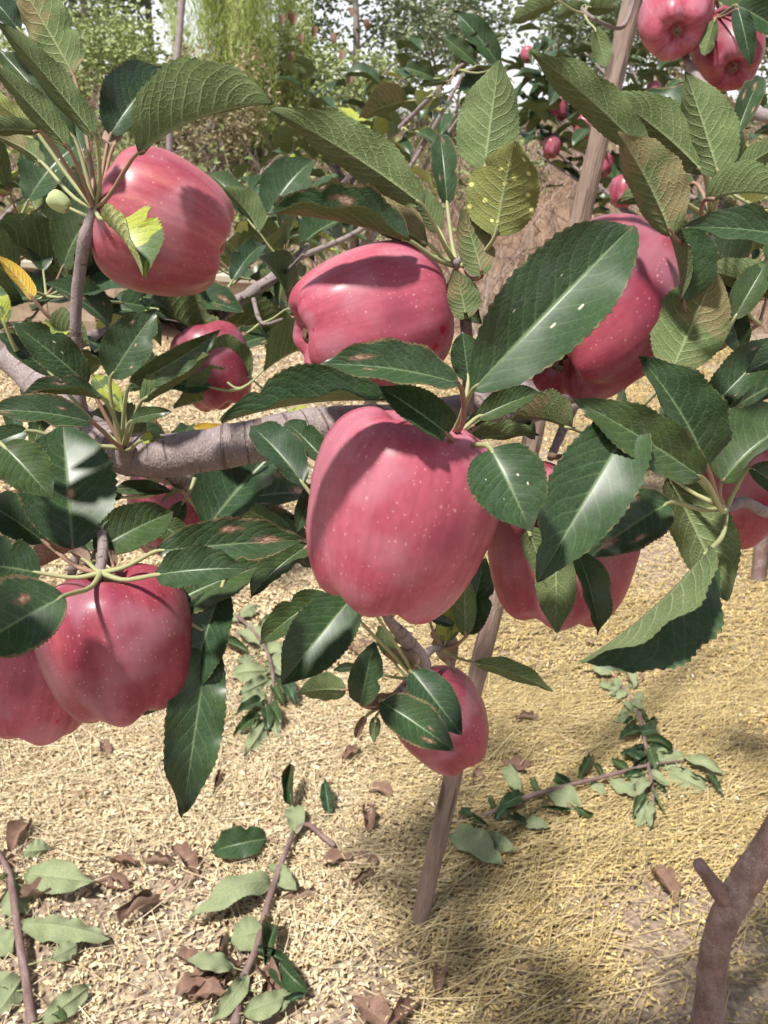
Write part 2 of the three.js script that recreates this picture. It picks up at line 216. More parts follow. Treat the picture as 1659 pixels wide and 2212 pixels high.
// ---------------------------------------------------------------- apples
const appleProfile = new THREE.CatmullRomCurve3([[0.0, 0.27], [0.035, 0.29], [0.085, 0.375], [0.16, 0.455], [0.27, 0.485], [0.39, 0.435], [0.47, 0.31], [0.5, 0.13], [0.485, -0.06], [0.445, -0.24], [0.385, -0.39], [0.31, -0.485], [0.225, -0.515], [0.14, -0.475], [0.075, -0.40], [0.0, -0.375]].map(([r, y]) => V(r, y, 0)));
function appleGeometry(dia, tall, seed, lo) {
  const nt = lo ? 22 : 60, nv = lo ? 20 : 52, r = rng(seed * 101 + 7), pos = [], uv = [], idx = [], lobeAmp = 0.8 + 0.5 * r(), ph = r() * 6, sk = (r() - 0.5) * 0.08, sk2 = (r() - 0.5) * 0.08, amp = [0, 1, 2, 3, 4].map(() => 0.75 + 0.5 * r());
  for (let j = 0; j <= nv; j++) { const p = appleProfile.getPoint(j / nv);
    for (let i = 0; i <= nt; i++) { const th = i / nt * 2 * PI, lobe = Math.pow(0.5 + 0.5 * Math.cos(5 * th), 0.8), la = amp[Math.round(th / (2 * PI / 5)) % 5], low = smoothstep(-p.y, -0.05, 0.45), high = smoothstep(p.y, 0.2, 0.45);
      let q = p.x * (1 + 0.022 * (fbm(3 + 2.2 * Math.cos(th) + 5 * p.y, 3 + 2.2 * Math.sin(th) - 3 * p.y, seed) - 0.5) + lobeAmp * la * (0.075 * (lobe - 0.55) * low + 0.02 * (lobe - 0.5) * high + 0.008 * (lobe - 0.5)) + 0.03 * Math.sin(th + ph) + 0.02 * Math.sin(2 * th + ph * 2)), y = p.y;
      const rim = Math.exp(-Math.pow((p.x - 0.24) / 0.12, 2)); y += (p.y < 0 ? -1 : 0.6) * rim * lobeAmp * la * 0.042 * (lobe - 0.4);
      pos.push((q * Math.cos(th) + sk * (y - 0.1) * 0.6) * dia, y * dia * tall + p.x * Math.cos(th) * sk2 * dia, (q * Math.sin(th)) * dia); uv.push(i / nt, j / nv); } }
  for (let j = 0; j < nv; j++) for (let i = 0; i < nt; i++) { const a = j * (nt + 1) + i, b = a + nt + 1; idx.push(a, a + 1, b, a + 1, b + 1, b); }
  const g = new THREE.BufferGeometry(); g.setAttribute('position', new THREE.Float32BufferAttribute(pos, 3)); g.setAttribute('uv', new THREE.Float32BufferAttribute(uv, 2)); g.setIndex(idx); g.computeVertexNormals();
  const n = g.attributes.normal.array; for (let j = 0; j <= nv; j++) { const a = j * (nt + 1) * 3, b = a + nt * 3; for (let k = 0; k < 3; k++) n[a + k] = n[b + k] = (n[a + k] + n[b + k]) / 2; }
  return g;
}
const calyxGeometry = (dia) => mergeGeometries([0, 1, 2, 3, 4].map((k) => { const g = new THREE.ConeGeometry(0.028 * dia, 0.15 * dia, 5, 3); g.translate(0, -0.06 * dia, 0); g.rotateX(0.5); g.translate(0, -0.38 * dia, 0.03 * dia); return g.rotateY(k * 1.2566); }));
// centre, size, the way its stalk end points in view axes (right, up, towards viewer), where the stalk is fixed
function apple(name, c, dia, tall, axis, spin, kind, seed, label, node, o = {}) {
  const g = new THREE.Group(); g.position.copy(c); const up = V(...axis).applyQuaternion(camera.quaternion).normalize();
  const q = new THREE.Quaternion().setFromUnitVectors(V(0, 1, 0), up).multiply(new THREE.Quaternion().setFromAxisAngle(V(0, 1, 0), R(spin))); g.quaternion.copy(q);
  mesh('fruit', appleGeometry(dia, tall, seed, o.lo), skinMats[kind], g);
  mesh('calyx', calyxGeometry(dia).scale(1, tall, 1), calyxMat, g);
  const inv = q.clone().invert(), end = node ? node.clone().sub(c).applyQuaternion(inv) : V(0.006, dia * 0.72, 0.004), s0 = V(0, dia * tall * 0.24, 0), s1 = V(0, dia * tall * 0.5, 0);
  mesh('stalk', tubeGeometry([s0, s1, end], [0.0013, 0.0013, 0.0019], 6, 10), stemMat, g);
  return add(g, name, label, 'apple', o.group ?? 'ripe red apples on the tree');
}

// ---------------------------------------------------------------- ground
const groundMap = tex(512, 512, (x, y) => { const n = fbm(x * 7, y * 7, 201, 7), f = noise(x * 190, y * 190, 203, 190), m = noise(x * 60, y * 60, 204, 60); let c = mixc([0.17, 0.12, 0.085], [0.34, 0.26, 0.19], n); c = mul(c, 0.55 + 0.6 * f + 0.3 * m); return mixc(c, [0.45, 0.36, 0.21], 0.5 * smoothstep(noise(x * 110, y * 110, 205, 110), 0.62, 0.8)); });
const groundBump = tex(512, 512, (x, y) => { const h = 0.5 * noise(x * 60, y * 60, 204, 60) + 0.5 * noise(x * 190, y * 190, 203, 190); return [h, h, h]; }, false);
const soilMat = M('dry_soil', { map: rep(groundMap, 1, 1), bumpMap: rep(groundBump, 1, 1), bumpScale: 0.012, roughness: 0.97 });
const bumpy = (x, z) => 0.035 * (fbm(x * 1.3 + 40, z * 1.3 + 40, 300) - 0.5) + 0.012 * (noise(x * 9 + 90, z * 9 + 90, 301) - 0.5);
function sheet(x0, x1, z0, z1, nx, nz, h, uvs = 1) { const pos = [], uv = [], idx = [];
  for (let j = 0; j <= nz; j++) for (let i = 0; i <= nx; i++) { const x = lerp(x0, x1, i / nx), z = lerp(z0, z1, j / nz); pos.push(x, h(x, z), z); uv.push(x * uvs, -z * uvs); }
  for (let j = 0; j < nz; j++) for (let i = 0; i < nx; i++) { const a = j * (nx + 1) + i, b = a + nx + 1; idx.push(a, b, a + 1, a + 1, b, b + 1); }
  const g = new THREE.BufferGeometry(); g.setAttribute('position', new THREE.Float32BufferAttribute(pos, 3)); g.setAttribute('uv', new THREE.Float32BufferAttribute(uv, 2)); g.setIndex(idx); g.computeVertexNormals(); return g; }
const WALLZ = -6.9, wallH = (x) => 0.46 + 0.07 * clamp(-x - 1, 0, 5), bankH = (x) => (wallH(x) - 0.03) * (1 - smoothstep(x, -0.35, 0.5)) - 0.03;
{ const g = mergeGeometries([sheet(-4, 4, -7.2, 2, 130, 150, bumpy), sheet(-60, -4, -7.2, 60, 14, 14, (x, z) => -0.02), sheet(4, 60, -7.2, 60, 14, 14, () => -0.02), sheet(-4, 4, 2, 60, 4, 10, () => -0.02)]);
  add(mesh('ground', g, soilMat), 'ground', 'dry soil of the orchard floor under the straw', 'ground', null, 'structure'); }
const hillY = (x, z) => { const d = WALLZ - 0.18 - z; return bankH(x) + d * (0.36 + 0.05 * smoothstep(x, -0.35, 0.5)) * smoothstep(d, -1, 3) + 0.25 * (fbm(x * 0.7 + 30, z * 0.7 + 30, 310) - 0.5) * smoothstep(d, 0, 1.5) + (x < 0 ? 0.03 * -x * smoothstep(d, 0, 4) : 0) - 0.02 * d * d * smoothstep(d, 3, 9) * 0.9; };
add(mesh('hillside', sheet(-40, 40, -30, WALLZ - 0.12, 160, 60, (x, z) => Math.max(hillY(x, z), -0.1)), M('hillside_soil', { map: rep(groundMap, 0.5, 0.5), color: new THREE.Color().setRGB(0.62, 0.52, 0.47), roughness: 1 })), 'hillside', 'dry brushy slope rising above the low block wall', 'hillside', null, 'structure');
{ // low retaining wall of blocks
  const w = new THREE.Group(); w.position.set(0, 0, WALLZ);
  const bm = [0, 1, 2].map((k) => M('earth_block', { map: tex(64, 64, (x, y) => mul(mixc([0.25, 0.185, 0.125], [0.42, 0.32, 0.23], fbm(x * 6, y * 6, 400 + k, 6)), 0.8 + 0.4 * noise(x * 40, y * 40, 410 + k, 40))), roughness: 0.95 })), r = rng(77), geos = [0, 1, 2].map((k) => new THREE.BoxGeometry(0.375, 0.165, 0.2, 3, 2, 2));
  geos.forEach((g, k) => { const p = g.attributes.position; for (let i = 0; i < p.count; i++) { const x = p.getX(i), y = p.getY(i), z = p.getZ(i); p.setXYZ(i, x + (hash(Math.round(x * 99), Math.round(y * 99 + z * 77), k) - 0.5) * 0.014, y + (hash(Math.round(x * 99 + z * 31), Math.round(y * 99), k + 4) - 0.5) * 0.012, z + (hash(Math.round(x * 99), Math.round(y * 99 + z * 5), k + 8) - 0.5) * 0.016); } g.computeVertexNormals(); });
  for (let row = 0; row < 5; row++) for (let i = 0; i < 16; i++) { const x = -6.3 + i * 0.39 + (row % 2) * 0.195, y = 0.075 + row * 0.172; if (y + 0.05 > wallH(x)) continue; const b = mesh('block', geos[(i + row) % 3], bm[Math.floor(r() * 3)], w); b.position.set(x, y, (r() - 0.5) * 0.02); b.rotation.z = (r() - 0.5) * 0.02; }
  const pts = []; for (let i = 0; i <= 12; i++) { const x = -6.5 + i * 0.53; pts.push([x, wallH(x)]); }
  const shape = new THREE.Shape(); pts.forEach(([x, y], i) => i ? shape.lineTo(x, y + 0.05) : shape.moveTo(x, y + 0.05)); pts.reverse().forEach(([x, y]) => shape.lineTo(x, y + 0.008));
  mesh('coping', new THREE.ExtrudeGeometry(shape, { depth: 0.26, bevelSize: 0.006, bevelThickness: 0.006, bevelSegments: 1 }).translate(0, 0, -0.13), M('coping_concrete', { color: new THREE.Color().setRGB(0.42, 0.36, 0.29), roughness: 0.95 }), w);
  const core = new THREE.Shape(); core.moveTo(-6.4, 0); core.lineTo(-0.15, 0); pts.forEach(([x, y]) => core.lineTo(x * 0.98, y - 0.005));
  mesh('mortar', new THREE.ExtrudeGeometry(core, { depth: 0.16, bevelEnabled: false }).translate(0, 0, -0.09), M('mud_mortar', { color: new THREE.Color().setRGB(0.2, 0.155, 0.11), roughness: 1 }), w);
  add(w, 'retaining_wall', 'low tan block wall with pale coping below the slope', 'wall'); }

// straw and shed leaflets: tens of thousands of small pieces
function instanced(name, g, m, list, parent) { const o = new THREE.InstancedMesh(g, m, list.length), c = new THREE.Color(); list.forEach(([m4, col], i) => { o.setMatrixAt(i, m4); o.setColorAt(i, c.setRGB(...col)); }); o.name = name; o.castShadow = o.receiveShadow = true; o.userData.kind = 'stuff'; if (parent) parent.add(o); return o; }
const chipGeometry = (w, l, curl, seed) => { const g = new THREE.PlaneGeometry(w, l, 2, 4), p = g.attributes.position, r = rng(seed); const k = [r(), r(), r()]; for (let i = 0; i < p.count; i++) { let x = p.getX(i), y = p.getY(i); const t = y / l + 0.5; x *= 0.25 + 0.75 * Math.sin(PI * clamp(t * 0.9 + 0.05, 0, 1)); p.setXYZ(i, x, y, curl * l * (4 * (x / w) ** 2 * (k[0] - 0.2) + (t - 0.5) ** 2 * 2 * (k[1] - 0.3) + x / w * (t - 0.5) * k[2])); } g.rotateX(-PI / 2); g.computeVertexNormals(); return g; };
const chipMat = M('shed_leaflet', { roughness: 0.85, side: THREE.DoubleSide, color: 0xffffff });
const rG = rng(4242), dummy = new THREE.Object3D();
const patch = (x, z) => fbm(x * 2.1 + 15, z * 2.1 + 60, 320); // bare soil shows where this is high
function scatter(n, kind) { const out = [];
  for (let i = 0; i < n; i++) {
    const q = rG(), dist = q < 0.36 ? lerp(0.52, 1.75, Math.sqrt(0.06 + 0.94 * rG())) : q < 0.7 ? lerp(1.6, 3.2, rG()) : lerp(3.1, 6.8, Math.pow(rG(), 0.8)), far = dist > 1.7, x = (rG() - 0.5) * (1.12 * dist + 0.75), z = -dist, right = smoothstep(x / dist, -0.12, 0.2);
    if (Math.abs(x) > 3.9 || z > -0.5 || z < WALLZ + 0.12) continue; const b = patch(x, z), bare = smoothstep(b, 0.56, 0.68); if (rG() < bare * 0.8 || (kind === 'straw' && rG() > 0.45 + 0.3 * right)) continue;
    const pale = rG(); let col;
    if (kind === 'straw') col = mul(mixc(mixc([0.50, 0.37, 0.19], [0.80, 0.69, 0.48], pale), mixc([0.44, 0.32, 0.12], [0.66, 0.52, 0.25], pale), 0.8 * right), 0.6 + 0.45 * rG());
    else { col = pale < 0.13 ? mixc([0.20, 0.12, 0.08], [0.36, 0.24, 0.14], rG()) : mixc(mixc([0.50, 0.38, 0.22], [0.68, 0.55, 0.36], rG()), mixc([0.43, 0.315, 0.12], [0.60, 0.46, 0.20], rG()), right); if (pale > 0.97) col = [0.70, 0.61, 0.46]; }
    const s = (0.75 + 0.6 * rG()) * (0.72 + 0.3 * Math.max(0.9, dist)) * (kind === 'chip' ? 1 - 0.25 * right : 1);
    dummy.position.set(x, bumpy(x, z) + (kind === 'straw' ? 0.003 + 0.015 * rG() : 0.002 + 0.014 * rG() * rG()), z);
    if (kind === 'straw') { const flow = right * 0.6; dummy.rotation.set((rG() - 0.5) * 0.22, lerp(rG() * PI, 2.35 + (rG() - 0.5) * 1.5, flow), (rG() - 0.5) * 0.3); dummy.scale.set(0.8 + rG() * 0.6, 1, s * (0.45 + rG() * rG() * 2.0)); }
    else { dummy.rotation.set((rG() - 0.5) * 1.4, rG() * 6.3, (rG() - 0.5) * 1.4); dummy.scale.set(s, s, s * (0.8 + 0.5 * rG())); }
    dummy.updateMatrix(); out.push([dummy.matrix.clone(), col]);
  } return out; }
for (let k = 0; k < 3; k++) add(instanced('leaflet_litter', chipGeometry(0.0036 + k * 0.001, 0.0068 + k * 0.0018, 1.1, 11 + k), chipMat, scatter(112000, 'chip')), 'leaflet_litter', ['small pale yellow shed leaflets carpeting the ground', 'curled tan shed leaflets mixed through the ground litter', 'larger buff shed leaflets scattered over the ground litter'][k], 'litter', null, 'stuff');
{ const strawGeo = (seed) => { const r = rng(seed), g = tubeGeometry([V(0, 0, -0.045), V((r() - 0.5) * 0.016, 0.001, -0.013), V((r() - 0.5) * 0.018, 0.003, 0.016), V((r() - 0.5) * 0.014, 0, 0.045)], [0.00075, 0.0006, 0.0004], 4, 5); return g; };
  for (let k = 0; k < 2; k++) add(instanced('straw', strawGeo(60 + k), M('straw_stem', { roughness: 0.7 }), scatter(40000, 'straw')), 'straw', ['thin dry straw stems strewn all over the ground', 'bent pale straw stems lying among the leaflets'][k], 'straw', null, 'stuff'); }

// ---------------------------------------------------------------- the apple tree: trunk, limbs, twigs, leaves
const tree = new THREE.Group(); tree.position.copy(G(1530, 2300)).setY(0);
const T_ = (p) => p.clone().sub(tree.position), px = (rows) => rows.map(([x, y, d]) => T_(P(x, y, d)));
function limb(name, rows, radii, mat, o = {}) { return mesh(name, tubeGeometry(px(rows), radii, o.radial ?? 12, o.seg ?? 30, o.rough ?? 0.12, o.seed ?? rows.length, o.uvx ?? 1), mat, o.parent ?? tree); }
{ const base = G(1530, 2300, -0.05), toD = (p) => -p.clone().applyMatrix4(camera.matrixWorldInverse).z;
  const d0 = toD(base), rows = [[1522, 2310, d0 + 0.02], [1532, 2180, 1.16], [1540, 2080, 1.14], [1557, 2005, 1.12], [1588, 1940, 1.105], [1630, 1872, 1.09], [1676, 1795, 1.075], [1734, 1690, 1.06], [1800, 1530, 1.03], [1850, 1250, 0.98], [1850, 900, 0.9], [1850, 560, 0.86], [1850, 250, 0.86], [1850, -150, 0.9]];
  const tr = limb('trunk', rows, [0.027, 0.0215, 0.0195, 0.0198, 0.0212, 0.02, 0.019, 0.0188, 0.021, 0.021, 0.0205, 0.020, 0.018, 0.015], trunkMat, { radial: 22, seg: 110, rough: 0.13, seed: 3 });
  limb('pruned_stub', [[1590, 1956, 1.11], [1558, 1930, 1.10], [1532, 1898, 1.085], [1510, 1866, 1.07]], [0.018, 0.0125, 0.0098, 0.0088], trunkMat, { radial: 14, seg: 16, parent: tr }); }
const mainLimb = limb('limb', [[1850, 760, 0.88], [1740, 640, 0.76], [1640, 612, 0.64], [1500, 690, 0.56], [1300, 810, 0.54], [1050, 890, 0.51], [860, 915, 0.5], [700, 925, 0.495], [560, 950, 0.492], [430, 975, 0.49], [300, 985, 0.492], [210, 950, 0.51], [110, 850, 0.55], [10, 760, 0.6], [-120, 680, 0.66]],
  [0.016, 0.0155, 0.015, 0.0148, 0.0146, 0.0142, 0.014, 0.0138, 0.0134, 0.0132, 0.0138, 0.013, 0.0122, 0.012, 0.011], barkMat, { radial: 20, seg: 130, rough: 0.09, seed: 8 });
const NODES = {
  n1: P(206, 452, 0.462), n2: P(268, 968, 0.472), n3: P(218, 1238, 0.405), n4: P(978, 938, 0.385), n5: P(988, 575, 0.425), n6: P(1568, 1098, 0.42), n7: P(1537, 470, 0.415), n8: P(900, 1468, 0.6), n8b: P(858, 1498, 0.6), n8c: P(955, 1400, 0.62), n9: P(1262, 30, 0.95), n10: P(1540, 40, 0.92), n11: P(1130, 145, 1.0) };
NODES.na = P(1462, 830, 0.47); NODES.nb = P(1500, 640, 0.5);
const twigs = [
  [[[185, 925, 0.515], [172, 860, 0.505], [165, 770, 0.50], [164, 680, 0.49], [172, 590, 0.48], [184, 520, 0.468], [206, 452, 0.462]], [0.0046, 0.004, 0.0038, 0.0036, 0.0037, 0.0042, 0.0036]],
  [[[285, 1000, 0.495], [275, 985, 0.485], [268, 955, 0.472]], [0.0095, 0.0075, 0.004]],
  [[[190, 950, 0.52], [205, 1080, 0.47], [222, 1180, 0.42], [214, 1252, 0.405]], [0.004, 0.0035, 0.0028, 0.0024]],
  [[[950, 905, 0.5], [985, 935, 0.43], [975, 950, 0.383]], [0.005, 0.0045, 0.004]],
  [[[1010, 895, 0.5], [1012, 790, 0.47], [1004, 670, 0.445], [996, 610, 0.43], [985, 560, 0.42]], [0.004, 0.0034, 0.003, 0.003, 0.0022]],
  [[[1850, 1120, 0.95], [1730, 1120, 0.55], [1650, 1105, 0.45], [1605, 1085, 0.43], [1562, 1098, 0.42]], [0.005, 0.004, 0.0032, 0.003, 0.0032]],
  [[[1600, 625, 0.62], [1530, 580, 0.52], [1526, 520, 0.45], [1537, 470, 0.415], [1575, 390, 0.41]], [0.005, 0.004, 0.0036, 0.0034, 0.0022]],
  [[[815, 925, 0.505], [800, 1080, 0.46], [815, 1240, 0.49], [838, 1335, 0.55], [880, 1385, 0.585], [912, 1440, 0.6], [893, 1470, 0.6], [855, 1500, 0.6]], [0.0045, 0.004, 0.0036, 0.0036, 0.0055, 0.0068, 0.0045, 0.003]],
  [[[905, 1430, 0.6], [930, 1405, 0.61], [955, 1398, 0.62]], [0.004, 0.003, 0.002]],
  [[[1850, 330, 0.86], [1700, 262, 0.84], [1600, 235, 0.86], [1540, 205, 0.88], [1498, 155, 0.9], [1478, 105, 0.92], [1500, 20, 0.92], [1540, -60, 0.92]], [0.009, 0.007, 0.0062, 0.0055, 0.0048, 0.004, 0.004, 0.003]],
  [[[1545, -50, 0.92], [1400, -40, 0.95], [1340, 60, 0.935], [1290, 44, 0.94], [1262, 25, 0.95], [1240, -20, 0.96]], [0.004, 0.003, 0.003, 0.0028, 0.0025, 0.002]],
  [[[-120, 690, 0.7], [-10, 640, 0.74], [60, 610, 0.76], [165, 572, 0.78], [300, 600, 0.82], [420, 650, 0.85]], [0.008, 0.0075, 0.0072, 0.0065, 0.006, 0.004]],
  [[[420, 715, 0.86], [492, 668, 0.85], [560, 622, 0.85], [630, 568, 0.87], [665, 530, 0.9]], [0.009, 0.0088, 0.0068, 0.0055, 0.003]],
  [[[180, 735, 0.7], [300, 705, 0.78], [420, 715, 0.86]], [0.006, 0.007, 0.009]], [[[60, 850, 0.6], [110, 780, 0.64], [180, 735, 0.7]], [0.006, 0.006, 0.006]],
  [[[300, 1000, 0.5], [385, 1037, 0.56], [440, 1045, 0.6], [496, 1064, 0.66], [560, 1075, 0.7], [640, 1120, 0.78]], [0.006, 0.0062, 0.006, 0.0055, 0.004, 0.002]],
  [[[520, 640, 0.84], [480, 690, 0.83], [440, 715, 0.82]], [0.003, 0.0026, 0.002]],
  [[[560, 622, 0.85], [615, 590, 0.8], [655, 550, 0.76]], [0.003, 0.0022, 0.0014]], [[[545, 640, 0.85], [570, 700, 0.8], [610, 690, 0.78]], [0.0026, 0.002, 0.0014]],
];
twigs.forEach(([rows, radii], i) => limb('twig', rows, radii, twigMat, { radial: 10, seg: 24 + rows.length * 3, rough: 0.22, seed: 40 + i }));

